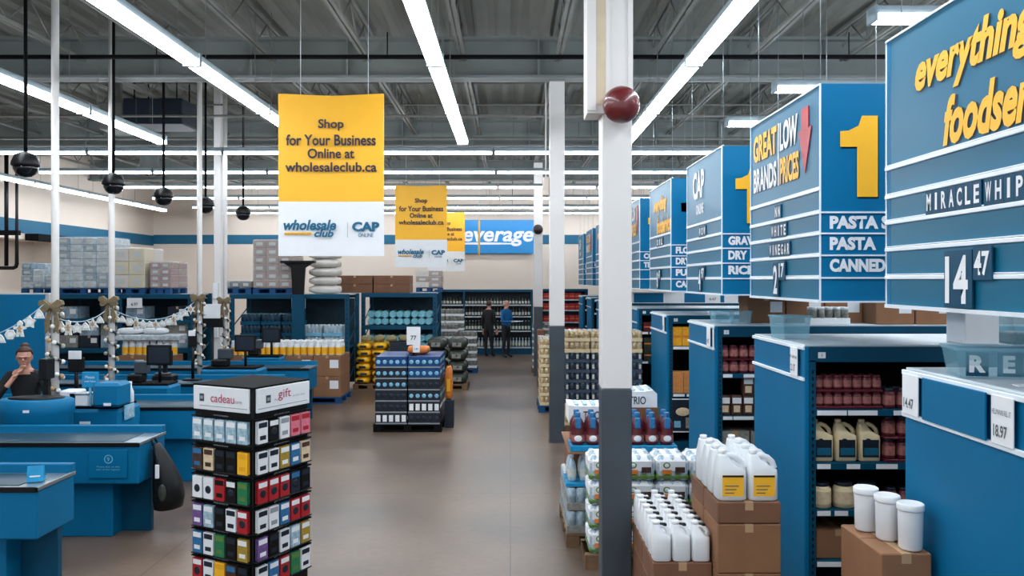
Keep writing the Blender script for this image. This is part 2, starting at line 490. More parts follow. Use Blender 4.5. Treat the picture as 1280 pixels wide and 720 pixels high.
# ---------------------------------------------------------------- black dome cameras on drop poles
for k, (px, py, Y) in enumerate(((32, 205, 8.97), (142, 229, 10.75), (204.5, 245, 12.4), (257, 256, 13.8), (304, 266, 15.6))):
    p = W(px, py, Y)
    t = thing('dome_camera', ('largest and nearest black dome camera on a drop pole, at far left','black dome camera behind the second white pole','black dome camera hanging just right of the second white pole','black dome camera half hidden by a white pole','smallest and farthest black dome camera left of the big banner')[k], 'security camera', p, 0, 'black dome cameras over the checkouts')
    MB().lathe([(.02,.14), (.05,.13), (.11,.10), (.14,.03), (.145,.0), (.145,-.02), (.13,-.03)], 22).build('housing', m_black, t)
    MB().lathe([(.128,-.02), (.125,-.06), (.10,-.11), (.06,-.14), (.0,-.15)], 22).build('dome', M('smoked_dome', (10,14,18), .08) if k==0 else bpy.data.materials['smoked_dome'], t)
    MB().tube([(0,0,.13), (0,0,6.1-p.z)], .02, 8).build('drop_pole', m_black2, t)

# ---------------------------------------------------------------- pipes on left
t = thing('black_drain_pipe', 'black U shaped pipe hanging at the far left wall', 'pipe', (0, 18.95, 0))
a, b = W(8, 335, 18.95), W(21, 335, 18.95)
MB().tube([(a.x, 0, 5.6), (a.x, 0, a.z+.05)], .045, 10).build('pipe_run', m_black, t)
MB().tube([(b.x, 0, 5.6), (b.x, 0, a.z+.1), (b.x-.02, 0, a.z+.03), (b.x-.08, 0, a.z), (a.x-.8, 0, a.z)], .045, 10).build('pipe_run', m_black, t)
MB().box(a.x-.35, b.x+.06, -.07, .07, ZP(294, 18.95), ZP(288, 18.95), .01).build('clamp_bar', m_black2, t)

# ---------------------------------------------------------------- hanging banners
def banner(px0, px1, pt, pb, Y, label, full=True):
    x0, x1 = XP(px0, Y), XP(px1, Y); w = 1.2; cx = (x0+x1)/2
    if not full: cx = XP(px1, Y)-.6
    z1, z0 = ZP(pt, Y), ZP(pb, Y); h = z1-z0; zs = z0+h*.335
    t = thing('hanging_banner', label, 'banner', (cx, Y, z0), 0, 'yellow and white banners over the main aisle')
    zs -= z0
    def sheet(a, b, mat, nm):
        mb = MB(); n = 12; vs = []
        for yy in (-.006, .006):
            for i in range(n+1):
                u = -w/2+w*i/n; bow = .018*math.cos(PI*i/n*1.0)**2 if b > h*.9 else 0
                vs += [(u, yy+.02*math.sin(PI*i/n), a), (u, yy+.02*math.sin(PI*i/n), b-(.02-bow) if b > h*.9 else b)]
        fs = []; N = 2*(n+1)
        for i in range(n):
            q = (2*i, 2*i+2, 2*i+3, 2*i+1); fs += [q, tuple(N+j for j in q[::-1])]
            fs += [(2*i, N+2*i, N+2*i+2, 2*i+2), (2*i+1, 2*i+3, N+2*i+3, N+2*i+1)]
        fs += [(0, 1, N+1, N), (2*n, N+2*n, N+2*n+1, 2*n+1)]
        return mb.add(vs, fs).build(nm, mat, t)
    sheet(zs, h, m_yel, 'yellow_sheet'); sheet(0, zs, m_paper, 'white_sheet')
    f = -.012
    S = h/2.0
    def z_(py): return (320-py)/(320-117.)*h
    for s, a, b_, wd in (('Shop', 150, 163, .29), ('for Your Business', 168, 182.5, 1.02), ('Online at', 186, 198, .53), ('wholesaleclub.ca', 203, 215, 1.04)):
        text(s, (0, f, z_((a+b_)/2)), FRONT, m_navytext, t, w=wd, h=wd*{'Shop':.46,'for Your Business':.125,'Online at':.215,'wholesaleclub.ca':.105}[s], align='c', valign='c', bold=.022)
    text('wholesale', (-.54, f, z_(288)), FRONT, m_teal, t, w=.60, h=.12, shear=.25, bold=.035)
    text('club', (-.19, f, z_(296.5)), FRONT, m_teal, t, w=.22, h=.085, shear=.25, bold=.035)
    MB().box(-.53, -.22, f-.001, f+.004, z_(293.5), z_(290.5)).build('yellow_bar', m_yel, t)
    text('everything foodservice', (-.52, f-.002, z_(293.3)), FRONT, m_navytext, t, w=.29, h=.018)
    MB().box(.185, .19, f-.001, f+.004, z_(297), z_(278)).build('divider', m_grey, t)
    text('CAP', (.24, f, z_(289.5)), FRONT, m_teal, t, w=.31, h=.11, bold=.05)
    text('ONLINE', (.31, f, z_(296.5)), FRONT, m_teal, t, w=.17, h=.045, bold=.01)
    mb = MB()
    for s in (-.35, .42): mb.tube([(s, .01, h-.01), (s, .01, 6.1-z0)], .003, 4)
    mb.build('hanging_wire', m_rail, t)
    return t
banner(348, 480, 117, 320, 9.1, 'nearest and largest yellow and white banner hanging over the main aisle')
banner(494, 559, 231.5, 334, 18.5, 'middle yellow and white banner hanging behind the big one')
banner(535, 581, 265, 339, 25.6, 'farthest yellow and white banner, half hidden by the middle one', False)

# beverage sign on back wall
t = thing('wall_sign', 'bright blue sign with white beverage lettering on the back wall', 'wall sign', (0, 27.9, 0))
MB().box(XP(548, 27.9), XP(667, 27.9), -.05, .04, ZP(317, 27.9), ZP(275, 27.9), .01).build('sign_board', M('bright_blue_sign', (0,132,200), .4, var=.03), t)
text('Beverage', (XP(562, 27.9), -.06, ZP(308, 27.9)), FRONT, m_white, t, w=2.92, h=.70, shear=.2, bold=.025)
mb = MB(); pts = []
for i in range(13):
    u = i/12; pts.append((XP(564+88*u, 27.9), ZP(304.5+1.5*(u-.4)**2, 27.9), .035*math.sin(PI*min(1, u*.9+.1))+.005))
poly = [(p[0], p[1]-p[2]) for p in pts]+[(p[0], p[1]+p[2]) for p in reversed(pts)]
mb.prism(poly, -.066, -.052, 'y').build('swoosh', m_white, t)
t = thing('edge_on_banner', 'narrow yellow hanging banner seen edge-on before the beverage sign', 'banner', (-.972, 24.8, 0))
MB().box(-.008, .008, -.62, .62, ZP(318, 24.2), ZP(273, 24.2)).build('sheet', m_yel, t)
MB().tube([(0, 0, ZP(273, 24.2)-.02), (0, 0, 6.1)], .004, 4).build('hanging_wire', m_rail, t)

structure(MB().box(XL, XL+.35, 20.6, 22.9, 3.42, 3.595).build('trim_3', m_black2), 'painted shade of the slot under the blue band on the left wall')  # black box painting the dark of the wall slot
# ---------------------------------------------------------------- aisle signs
XG = 2.2          # end of the gondolas, plane of the sign sides
GH = .62; GSP = 2.64; G0 = 6.60
m_gold_t = m_yel
RAILZ = [.80, .635, .485, .33, .17]      # rail heights above the sign's foot
SH = 1.55
def aisle_sign(i, number, rows, header, tiles, price, label):
    yc = 6.5+GSP*i; z0 = 2.245; hl = .82; fw = 1.2
    t = thing('aisle_sign', label, 'aisle sign', (XG, yc, z0), 0, 'blue box signs hanging over the aisle ends')
    MB().box(.001, .08, -hl+.051, hl-.051, 0, SH, .0).build('side_board', m_blue_g, t)
    MB().box(0.0, fw, -hl, -hl+.05, 0, SH, .0).build('front_board', [m_blue_s, m_blue_g], t)
    MB().box(0.0, fw, hl-.05, hl, 0, SH, .004).build('back_board', m_blue_s, t)
    MB().box(fw-.08, fw-.004, -hl+.05, hl-.05, 0, SH, .004).build('far_side_board', m_blue_g, t)
    for rz in RAILZ:
        mb = MB(); mb.box(-.012, .006, -hl, hl, rz-.011, rz+.011, .003); mb.box(-.008, .006, -hl, hl, rz+.014, rz+.020)
        mb.build('side_rail', m_rail, t)
    mb = MB(); mb.box(-.012, .0, -hl, hl, -.006, .014); mb.box(-.008, 0.0, -hl, hl, SH-.012, SH)
    mb.box(-.006, .004, -hl-.006, -hl+.006, 0, SH); mb.box(-.006, .004, hl-.008, hl, 0, SH)
    mb.box(0, fw, -hl-.012, -hl, -.006, .006); mb.build('edge_trim', m_rail, t)
    for rz in RAILZ[1:] if True else []:
        MB().box(0, fw, -hl-.010, -hl, rz-.006, rz+.006).build('front_rail', m_rail, t)
    # front number and words
    if number:
        for j, ch in enumerate(number):
            if ch == '1':
                x0 = .14
                shp = [(x0+.12,.745), (x0+.265,.745), (x0+.265,1.32), (x0+.155,1.32), (x0+.13,1.25), (x0+.06,1.215), (x0,1.21), (x0,1.10), (x0+.12,1.10)]
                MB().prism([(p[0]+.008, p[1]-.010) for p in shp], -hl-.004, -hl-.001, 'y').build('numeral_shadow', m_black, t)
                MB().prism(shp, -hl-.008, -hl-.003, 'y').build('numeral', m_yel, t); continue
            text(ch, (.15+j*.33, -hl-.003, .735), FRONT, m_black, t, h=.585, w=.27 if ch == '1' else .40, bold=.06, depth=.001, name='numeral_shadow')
            text(ch, (.14+j*.33, -hl-.003, .745), FRONT, m_yel, t, h=.575, w=.265 if ch == '1' else .39, bold=.05, depth=.006, name='numeral')
    for j, s in enumerate(rows):
        zt = [.635, .485, .33, .17][j]
        wd = len(s)*.066
        text(s, (.065, -hl-.003, zt+.014 if False else zt-.148+.03), FRONT, m_paper, t, h=.094, w=wd, bold=.055)
    # side header, starts at the far edge and reads towards the viewer
    def side(s, y, z, h, w, mat, shear=0.0, bold=.04, sh=True):
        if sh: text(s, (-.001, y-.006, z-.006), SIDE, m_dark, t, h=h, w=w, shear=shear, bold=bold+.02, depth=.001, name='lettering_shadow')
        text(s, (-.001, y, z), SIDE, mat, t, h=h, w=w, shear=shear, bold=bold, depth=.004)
    if header == 'great':
        side('GREAT', hl-.10, 1.20, .235, .62, m_yel); side('BRANDS', hl-.10, .93, .215, .62, m_paper)
        MB().box(-.006, 0, -.005+.06, .008+.06, .93, 1.44).build('divider', m_paper, t)
        side('LOW', .02, 1.20, .235, .40, m_paper); side('PRICES', .02, .93, .215, .43, m_yel)
        MB().prism([(-.55+.08,1.44), (-.55-.06,1.44), (-.55-.06,1.28), (-.55-.12,1.28), (-.55+.01,.95), (-.55+.14,1.28), (-.55+.08,1.28)], -.008, -.002, 'x').build('red_arrow', m_red, t)
    elif header == 'every':
        side('everything', hl-.34, 1.11, .27, 1.0, m_yel, .3); side('foodservice', hl-.62, .83, .25, 1.02, m_yel, .3)
    elif header == 'cap':
        side('CAP', hl-.34, 1.10, .33, .55, m_paper); side('ONLINE', hl-.50, .92, .12, .36, m_paper, sh=False)
    # changeable letter tiles
    for (s, ya, rowi, wd) in tiles:
        zb = [.635, .485, .33][rowi]+.012
        n = len(s); tw = wd/n
        for j, ch in enumerate(s):
            if ch == ' ': continue
            tl = MB().box(-.010, -.001, ya-tw*j-tw*.96, ya-tw*j, zb, zb+.125).build('letter_tile', m_blue_d, t)
            text(ch, (-.011, ya-tw*j-tw*.48, zb+.064), SIDE, m_paper, tl, h=.088, w=tw*(.28 if ch == 'I' else .62), align='c', valign='c', bold=.03, depth=.001)
    if price:
        big, sm, ya = price
        tl = MB().box(-.020, -.012, ya-.115*len(big)-.01, ya, .02, .30).build('price_tile', m_blue_d, t)
        text(big, (-.021, ya-.01, .04), SIDE, m_paper, tl, h=.235, w=.105*len(big)-.01, bold=.03, depth=.001)
        y2 = ya-.115*len(big)-.02
        tl = MB().box(-.020, -.012, y2-.145, y2, .155, .31).build('price_tile', m_blue_d, t)
        text(sm, (-.021, y2-.01, .175), SIDE, m_paper, tl, h=.115, w=.12, bold=.03, depth=.001)
    mb = MB()
    for xx, yy in ((.04, hl-.1), (.04, -hl+.1), (fw-.1, -hl+.03), (fw-.1, hl-.1)):
        mb.tube([(xx, yy, SH-.02), (xx, yy, 6.1-z0)], .003, 4)
        mb.lathe([(.014, SH-.005), (.014, SH+.02), (.004, SH+.03)], 8, (xx, yy, 0))
    mb.build('hanging_wire', m_steel, t)
    return t
aisle_sign(-1, '14', ['SOUP', 'MAYO', 'DRESSING', ''][:0], 'every', [('MIRACLE', .36, 1, .50), ('WHIP', -.16, 1, .30)], ('14', '47', .16), 'nearest blue aisle sign with MIRACLE WHIP tiles and 14.47 price')
aisle_sign(0, '13', ['PASTA SAUCE', 'PASTA', 'CANNED'], 'great', [], ('2', '17', .14), 'blue aisle sign reading PASTA with great brands low prices side')
tS = [o for o in COL.objects if o.name.startswith('aisle_sign')][-1]
def tiles_on(t, s, ya, zb, tw):
    for j, ch in enumerate(s):
        tl = MB().box(-.010, -.001, ya-tw*j-tw*.96, ya-tw*j, zb, zb+.115).build('letter_tile', m_blue_d, t)
        text(ch, (-.011, ya-tw*j-tw*.48, zb+.058), SIDE, m_paper, tl, h=.085, w=tw*(.28 if ch == 'I' else .62), align='c', valign='c', bold=.03, depth=.001)
tiles_on(tS, 'NN', .13, .655, .075); tiles_on(tS, 'WHITE', .22, .50, .075); tiles_on(tS, 'VINEGAR', .27, .345, .072)
aisle_sign(1, '12', ['GRAVY', 'DRY', 'RICE'], 'cap', [('WOW', .16, 0, .33)], ('4', '97', .14), 'blue aisle sign with CAP side panel and GRAVY, DRY, RICE front')
aisle_sign(2, '11', ['FLOUR', 'DRY', 'PULSES', 'CAKE'], 'every', [('OIL', .2, 0, .5)], ('8', '47', .14), 'blue aisle sign with FL, DR, PU and CA words showing')
aisle_sign(3, '10', ['COFFEE', 'TEA'], 'great', [], None, 'blue aisle sign just right of the nearest column, showing C and T')
aisle_sign(4, '9', ['SPICE'], 'cap', [], None, 'blue aisle sign hidden mostly behind the nearest white column')
aisle_sign(5, '8', ['ICE'], 'every', [], None, 'blue aisle sign beside the left edge of the nearest column')
aisle_sign(6, '7', ['ICE CREAM'], 'great', [], None, 'second farthest blue aisle sign, between the two white columns')
aisle_sign(7, '6', ['FROZEN', 'FROZEN'], 'cap', [], None, 'farthest blue aisle sign, beside the second white column')

# ---------------------------------------------------------------- gondola shelving
def gondola(i, label, nb, shelves, top=1.9, dark=True):
    yc = G0+GSP*i if i != -1 else 3.84
    L = nb*1.22+.06
    t = thing('gondola_shelving', label, 'shelving', (XG, yc, 0), 0, 'blue double sided shelving runs on the right')
    MB().box(0, .035, -GH, GH, .0, top, .006).build('end_panel', m_blue, t)
    mb = MB()
    for rz in (top-.012, top-.245): mb.box(-.018, 0, -GH-.005, GH+.005, rz-.012, rz+.014, .003)
    mb.build('end_panel_rail', m_rail, t)
    MB().box(.035, L, -.02, .02, .1, top-.02).build('back_board', m_black2, t)
    MB().box(.035, L, -GH+.03, GH-.03, 0, .12, .004).build('plinth', m_blue_d, t)
    MB().box(.0, L, -GH+.01, GH-.01, top, top+.015, .003).build('top_deck', m_greyg if False else m_steelw, t)
    for s in (-1, 1):
        MB().box(.035, L, s*GH, s*(GH-.02), top-.115, top, .003).build('canopy', m_blue_d, t)
    # uprights with slots
    for k in range(nb+1):
        x = .035+k*1.22
        for s in (-1, 1):
            mb = MB(); y0 = s*GH; mb.box(x, x+.05, y0, y0-s*.03, .0, top-.1, .003)
            if k < 2 and s < 0:
                z = .2
                while z < top-.15: mb.box(x+.018, x+.032, y0-.002, y0+.001, z, z+.025, 0, 1); z += .05
            mb.build('upright', [m_blue_d, m_black], t)
    for z in shelves:
        for s in (-1, 1):
            sh = MB().box(.06, L-.02, s*(GH-.01), s*.03, z-.03, z).build('shelf', m_blue_d, t)
            if s < 0:
                MB().box(.08, L-.02, -GH-.008, -GH+.010, z-.045, z+.002).build('price_strip', m_blue_d, sh)
                x = .09
                while x < (1.3 if i < 4 else .5):
                    w = random.choice((.10, .16, .22)); MB().box(x, x+w, -GH-.011, -GH-.008, z-.040, z-.004).build('price_tag', m_paper, sh); x += w+random.choice((.01, .03, .12))
    mb = MB(); mb.box(.10, .155, -GH-.004, -GH+.001, top-.085, top-.04); bb = mb.build('bay_tag', m_paper, t)
    text('i', (.127, -GH-.005, top-.062), FRONT, m_teal, bb, h=.02, align='c', valign='c', bold=.03)
    return t
m_steelw = M('pale_top_deck', (190,200,204), .5, var=.12, scale=4)
glabels = {-1:'nearest blue shelving end panel at lower right, with two price cards', 0:'blue shelving run stocked with jugs and maroon jars', 1:'blue shelving run with clear bins on top and maroon jars',
  2:'blue shelving run with yellow boxes on its upper shelf', 3:'blue shelving run just right of the nearest white column', 4:'blue shelving run topped by a header board with price cards',
  5:'blue shelving run right of the second column, third from the back', 6:'blue shelving run right of the second column, second from the back', 7:'blue shelving run farthest back on the right'}
shv = {-1:[1.0,.6], 0:[1.43,1.03,.68,.3], 1:[1.39,.935,.5], 2:[1.465,.80,.4], 3:[1.5,.99,.5], 4:[1.5,1.0,.5], 5:[1.5,1.0,.5], 6:[1.5,1.0,.5], 7:[1.5,1.0,.5]}
G = {}
for i in range(-1, 8):
    G[i] = gondola(i, glabels[i], 7 if i > 0 else 6, shv[i], 1.9 if i != 4 else 1.93)
def gy(i): return (G0+GSP*i if i != -1 else 3.84)
# price cards on the end panels
def end_card(i, y0, y1, title, price, label_):
    o = MB().box(-.026, -.019, y0, y1, 1.665, 1.885, .002).build('price_card', m_paper, G[i])
    if title: text(title, (-.027, y1-.01, 1.80), SIDE, m_inkgrey, o, w=(y1-y0)*.86, h=.024, depth=.001)
    text(price, (-.027, y1-.02, 1.70), SIDE, m_inkgrey, o, w=(y1-y0)*.62, h=.055, bold=.02, depth=.001)
end_card(-1, 4.27-3.84, 4.44-3.84, '', '14.47', '')
end_card(-1, 3.46-3.84, 3.62-3.84, 'HELLMANNS REL. ST', '18.97', '')
MB().box(-.03, -.019, 3.66-3.84, 4.22-3.84, 1.665, 1.885, .002).build('blank_blue_card', m_blue, G[-1])
end_card(0, -.53, -.38, 'NN', '2.17', ''); end_card(1, -.52, -.37, '', '4.97', ''); end_card(2, -.55, -.43, '', '8.47', '')
MB().box(-.018, -.006, -GH, -GH+.02, 1.67, 1.89).build('card_clip', m_rail, G[1])
# header board on run 4
hb = MB().box(.3, 7.5, -GH-.02, -GH, 1.93, 2.14, .003).build('header_board', m_blue, G[4])
mb = MB(); mb.box(.3, 7.5, -GH-.03, -GH-.02, 2.13, 2.15); mb.box(.3, 7.5, -GH-.03, -GH-.02, 1.92, 1.935); mb.build('header_rail', m_rail, G[4])
for (a, b_, s) in ((XP(829,16.54)-XG, XP(855,16.54)-XG, ''), (XP(881,16.54)-XG, XP(900,16.54)-XG, '6.67'), (XP(788,16.54)-XG, XP(792,16.54)-XG, ''), (XP(905,16.54)-XG, XP(922,16.54)-XG, '')):
    o = MB().box(a, b_, -GH-.03, -GH-.022, 1.935, 2.13).build('price_card', m_paper, G[4])
    if s: text(s, ((a+b_)/2, -GH-.031, 1.98), FRONT, m_inkgrey, o, h=.06, align='c', bold=.02)

# ---------------------------------------------------------------- goods prototypes
def jar(r, h, body, lid, lab=None, n=14, name='jar'):
    mb = MB()
    mb.lathe([(r*.9,0), (r,h*.04), (r,h*.76), (r*.8,h*.84), (r*.72,h*.86)], n)
    if lab: mb.lathe([(r*1.015,h*.18), (r*1.015,h*.66)], n, mi=2, cap=False)
    mb.lathe([(r*.78,h*.85), (r*.80,h*.86), (r*.80,h*.99), (r*.76,h)], n, mi=1)
    return mb.build(name, [body, lid, lab or body])
def jug(w, d, h, body, lab, cap, capm, name='jug', side_handle=True, parts=True):
    """rectangular jug whose shoulder slopes to an offset neck and has a loop handle"""
    t = empty(name)
    mb = MB()
    # silhouette in x-z with a handle hole, front at -y
    o = [(-w/2+.012,0), (w/2-.012,0), (w/2,.015), (w/2,h*.62), (w/2-.002,h*.70), (w*.36,h*.83), (w*.12,h*.90), (-w*.10,h*.93), (-w*.36,h*.93), (-w*.40,h*.80), (-w/2,h*.66), (-w/2,.015)]
    # body below the handle
    lo = [(-w/2+.012,0), (w/2-.012,0), (w/2,.015), (w/2,h*.60), (-w/2,h*.60), (-w/2,.015)]
    mb.T = None
    def ring(z, wx, wy, cx=0): 
        n = 20; return [((abs(math.cos(a))**.45*math.copysign(1, math.cos(a)))*wx/2+cx, (abs(math.sin(a))**.45*math.copysign(1, math.sin(a)))*wy/2, z) for a in [2*PI*k/n for k in range(n)]]
    rings = [ring(0, w*.90, d*.90), ring(h*.03, w, d), ring(h*.52, w, d), ring(h*.62, w*.97, d*.96), ring(h*.70, w*.66, d*.82, -w*.14), ring(h*.80, w*.45, d*.62, -w*.22), ring(h*.88, w*.34, d*.46, -w*.26), ring(h*.92, w*.30, d*.40, -w*.27)]
    n = 20; vs = [p for r_ in rings for p in r_]; fs = [tuple(range(n))[::-1], tuple((len(rings)-1)*n+k for k in range(n))]
    for i in range(len(rings)-1):
        for k in range(n): fs.append((i*n+k, i*n+(k+1)%n, (i+1)*n+(k+1)%n, (i+1)*n+k))
    mb.add(vs, fs, 0, True)
    # loop handle
    mb.tube([(-w*.20, 0, h*.86), (w*.02, 0, h*.88), (w*.22, 0, h*.84), (w*.38, 0, h*.75), (w*.44, 0, h*.64), (w*.42, 0, h*.54)], [d*.15, d*.14, d*.13, d*.13, d*.14, d*.15], 8)
    if parts:
        mb.build('jug_body', body, t)
        MB().lathe([(.021,h*.92), (.024,h*.925), (.024,h), (.021,h*1.005)], 14, (-w*.27,0,0)).build('cap', capm, t)
        if lab:
            lb = MB().box(-w*.35, w*.35, -d/2-.002, -d/2+.004, h*.10, h*.53).build('label', lab, t)
            MB().box(-w*.35, w*.35, -d/2-.003, -d/2-.002, h*.49, h*.53).build('label_header', m_black, lb)
            mb2 = MB()
            for k in range(3): mb2.box(-w*.27, w*(.03+.08*k), -d/2-.003, -d/2-.002, h*(.16+.07*k), h*(.18+.07*k))
            mb2.build('small_print', m_inkgrey, lb)
    return t
def carton(w, d, h, mat=None, lab=False, name='cardboard_box'):
    mb = MB(); mb.box(-w/2, w/2, -d/2, d/2, 0, h, .006)
    mb.box(-.025, .025, -d/2-.0015, d/2+.0015, h-.05, h+.0015, 0, 1); mb.box(-w/2+.004, w/2-.004, -.003, .003, h-.001, h+.002, 0, 2)
    if lab: mb.box(w*.10, w*.42, -d/2-.002, -d/2, h*.40, h*.80, 0, 3)
    return mb.build(name, [mat or m_card, m_tape, m_card_d, m_paper])
def can_case(w, d, h, nx, ny, can, tray, film=None, name='case_of_cans', lids=None, labels=False):
    """tray with cans showing above its low rim"""
    mb = MB(); mb.box(-w/2, w/2, -d/2, d/2, 0, h*.34, .004, 1); r = w/nx/2*.96
    for i in range(nx):
        for j in range(ny):
            if 0 < i < nx-1 and 0 < j < ny-1: continue
            mb.lathe([(r,h*.3), (r,h*.90), (r*.88,h*.96), (r*.88,h*.965)], 9, (-w/2+w*(i+.5)/nx, -d/2+d*(j+.5)/ny, 0), mi=0)
            mb.lathe([(r*.8,h*.96), (r*.8,h*.985)], 9, (-w/2+w*(i+.5)/nx, -d/2+d*(j+.5)/ny, 0), mi=2)
    if labels:
        for i in range(nx):
            if i % 2 == 0: mb.box(-w/2+w*(i+.5)/nx-r*.45, -w/2+w*(i+.5)/nx+r*.45, -d/2-.002, -d/2+r*.3, h*.42, h*.86, 0, 2)
    mb.box(-w/2+r*.9, w/2-r*.9, -d/2+r*.9, d/2-r*.9, h*.3, h*.93, 0, 0)
    return mb.build(name, [can, tray, lids or m_steel])
def tag2(o, cat, label='x'):
    o['category'] = cat; o['label'] = label; return o
def clear_bin(w, d, h, name='clear_bin'):
    t = empty(name)
    mb = MB(); a = .88; T = .004
    def q(z, k): return [(-w/2*k,-d/2*k,z), (w/2*k,-d/2*k,z), (w/2*k,d/2*k,z), (-w/2*k,d/2*k,z)]
    vs = q(0,a)+q(h,1)+q(.004,a-.02)+q(h,1-.02)
    fs = [(0,3,2,1), (8,9,10,11)]
    for k in range(4):
        n = (k+1)%4; fs += [(k,n,4+n,4+k), (8+k,12+k,12+n,8+n), (4+k,4+n,12+n,12+k)]
    mb.add(vs, fs).build('bin_shell', m_clear, t)
    mb = MB()
    for (x0,x1,y0,y1) in ((-w/2-.008,w/2+.008,-d/2-.008,-d/2+.003), (-w/2-.008,w/2+.008,d/2-.003,d/2+.008), (-w/2-.008,-w/2+.003,-d/2,d/2), (w/2-.003,w/2+.008,-d/2,d/2)): mb.box(x0,x1,y0,y1,h-.012,h+.004,.002)
    mb.build('rim', m_clear, t)
    return t

# --- goods on run 0 (front face y = 5.98)
Y0 = gy(0)-GH
P_small = Proto(tag2(jar(.036, .105, m_maroon, m_maroon, m_maroon_l, 12, 'small_can'), 'can'))
mbt = MB().box(-.04, .27, -.06, .16, 0, .03)
zz = 1.433
# two tiers of small cans on trays
for lev in range(2):
    z = zz+lev*.125
    tr = tag(MB().box(XG+.085, XG+.60, Y0+.03, Y0+.22, z, z+.018, .003).build('carton_tray', m_maroon), 'maroon tray of small cans, %s of two on the upper shelf' % ('lower','upper')[lev], 'tray')
    for k in range(7):
        for r in range(2):
            P_small.place((XG+.125+k*.073, Y0+.07+r*.09, z+.0185), 0, 'small maroon can, %s, %s row of the %s tray' % (nth(k,7), ('front','back')[r], ('lower','upper')[lev]), 'small maroon cans on the upper shelf')
P_med = Proto(tag2(jar(.048, .15, m_maroon, m_dark, m_maroon_l, 14, 'sauce_jar'), 'jar'))
for k in range(5):
    P_med.place((XG+.66+k*.108, Y0+.08, zz), 0, 'sauce jar beside the maroon cans, %s, front row' % nth(k,5), 'sauce jars on the upper shelf')
    P_med.place((XG+.66+k*.108, Y0+.20, zz), 0, 'sauce jar beside the maroon cans, %s, back row' % nth(k,5), 'sauce jars on the upper shelf')
P_or = Proto(tag2(jar(.045, .13, m_orange, m_yel2, None, 12, 'orange_jar'), 'jar'))
for k in range(5): P_or.place((XG+.98+k*.10, Y0+.32, zz+.0), 0, 'orange topped jar, %s in a row behind the nearest shelving end' % nth(k,5), 'orange topped jars on the upper shelf')
# mustard style jugs
m_lab_d = M('dark_label', (14,96,124), .5, var=.15, scale=40)
def mustard():
    t = jug(.165, .13, .31, m_cream, None, None, m_cream, 'mayonnaise_jug')
    lb = MB().box(-.060, .060, -.068, -.060, .035, .165).build('label', m_dark, t); MB().box(-.052, .052, -.070, -.068, .05, .105).build('label_band', m_lab_d, lb)
    MB().lathe([(.022,0), (.026,.005)], 14, (-.02,-.07,.150), axis='y').build('round_mark', m_dark, t)
    return t
P_mus = Proto(tag2(mustard(), 'jug'))
z2 = 1.033
for k in range(3): P_mus.place((XG+.155+k*.178, Y0+.10, z2), 0, 'cream handled jug with dark label, %s of three on the middle shelf' % ('leftmost','middle','rightmost')[k], 'cream jugs on the middle shelf')
for k in range(5):
    for lev in range(2):
        if lev == 0: tr = tag(MB().box(XG+.61+k*.108, XG+.715+k*.108, Y0+.02, Y0+.14, z2, z2+.02, .003).build('carton_tray', m_maroon), 'small maroon tray under jars, %s on the middle shelf' % nth(k,5), 'tray')
        else: tr = tag(MB().box(XG+.61+k*.108, XG+.715+k*.108, Y0+.02, Y0+.14, z2+.172, z2+.188, .003).build('carton_tray', m_maroon), 'small maroon tray between jar tiers, %s on the middle shelf' % nth(k,5), 'tray')
        P_med.place((XG+.662+k*.108, Y0+.08, z2+.0205+lev*.168), 0, 'sauce jar on the middle shelf, %s, %s tier' % (nth(k,5), ('lower','upper')[lev]), 'sauce jars right of the cream jugs')
P_tub = Proto(tag2(jar(.078, .19, m_cream, m_dark, m_beige, 18, 'spread_tub'), 'tub'))
P_tub.o.data.name = 'spread_tub'
z3 = .682
for k in range(3): P_tub.place((XG+.155+k*.175, Y0+.10, z3), 0, 'beige tub with dark lid, %s of three on the lowest visible shelf' % ('leftmost','middle','rightmost')[k], 'beige tubs on the lower shelf')
for k in range(4): P_med.place((XG+.68+k*.108, Y0+.09, z3), 0, 'sauce jar right of the beige tubs, %s' % nth(k,4), 'sauce jars on the lower shelf')
P_box = Proto(tag2(carton(.34, .40, .22, m_card), 'box'))
for k in range(5): P_box.place((XG+.27+k*.36, Y0+.24, .303), 0, 'cardboard box near the floor, %s under the beige tubs' % nth(k,5), 'cardboard boxes on the bottom shelf')

# --- goods on run 1 (front y = 8.62)
Y1 = gy(1)-GH
P_mj = Proto(tag2(jar(.05, .14, m_maroon, m_maroon, m_maroon_l, 12, 'maroon_jar'), 'jar'))
for k in range(5):
    for lev in range(2):
        if lev: tag(MB().box(XG+.068+k*.105, XG+.17+k*.105, Y1+.03, Y1+.14, 1.535, 1.549).build('carton_tray', m_maroon), 'maroon tray between jar tiers, %s on the second run' % nth(k,5), 'tray')
        P_mj.place((XG+.12+k*.105, Y1+.08, 1.393+lev*.157), 0, 'maroon jar, %s in the %s tier on the second run' % (nth(k,5), ('lower','upper')[lev]), 'maroon jars on the second run')
m_coff = M('dark_print_box', (70,44,34), .5, var=.5, scale=30)
def tin(w, h, name):
    mb = MB(); mb.box(-w/2, w/2, -w/2, w/2, 0, h, .008); mb.box(-w*.42, w*.42, -w/2-.002, -w/2, h*.60, h*.9, 0, 1); mb.box(-w*.3, w*.3, -w/2-.002, -w/2, h*.15, h*.5, 0, 2)
    return mb.build(name, [m_coff, m_paper, m_beige])
P_tin = Proto(tag2(tin(.115, .21, 'coffee_box'), 'box'))
for k in range(4):
    P_tin.place((XG+.125+k*.125, Y1+.09, .938), 0, 'dark printed coffee box, %s, lower tier' % nth(k,4), 'dark coffee boxes')
for k in (2, 3): P_tin.place((XG+.125+k*.125, Y1+.09, .938+.2105), 0, 'dark printed coffee box stacked upper tier, %s of two' % ('left','right')[k-2], 'dark coffee boxes')
P_box2 = Proto(tag2(carton(.30, .3, .26, m_greyg), 'box'))
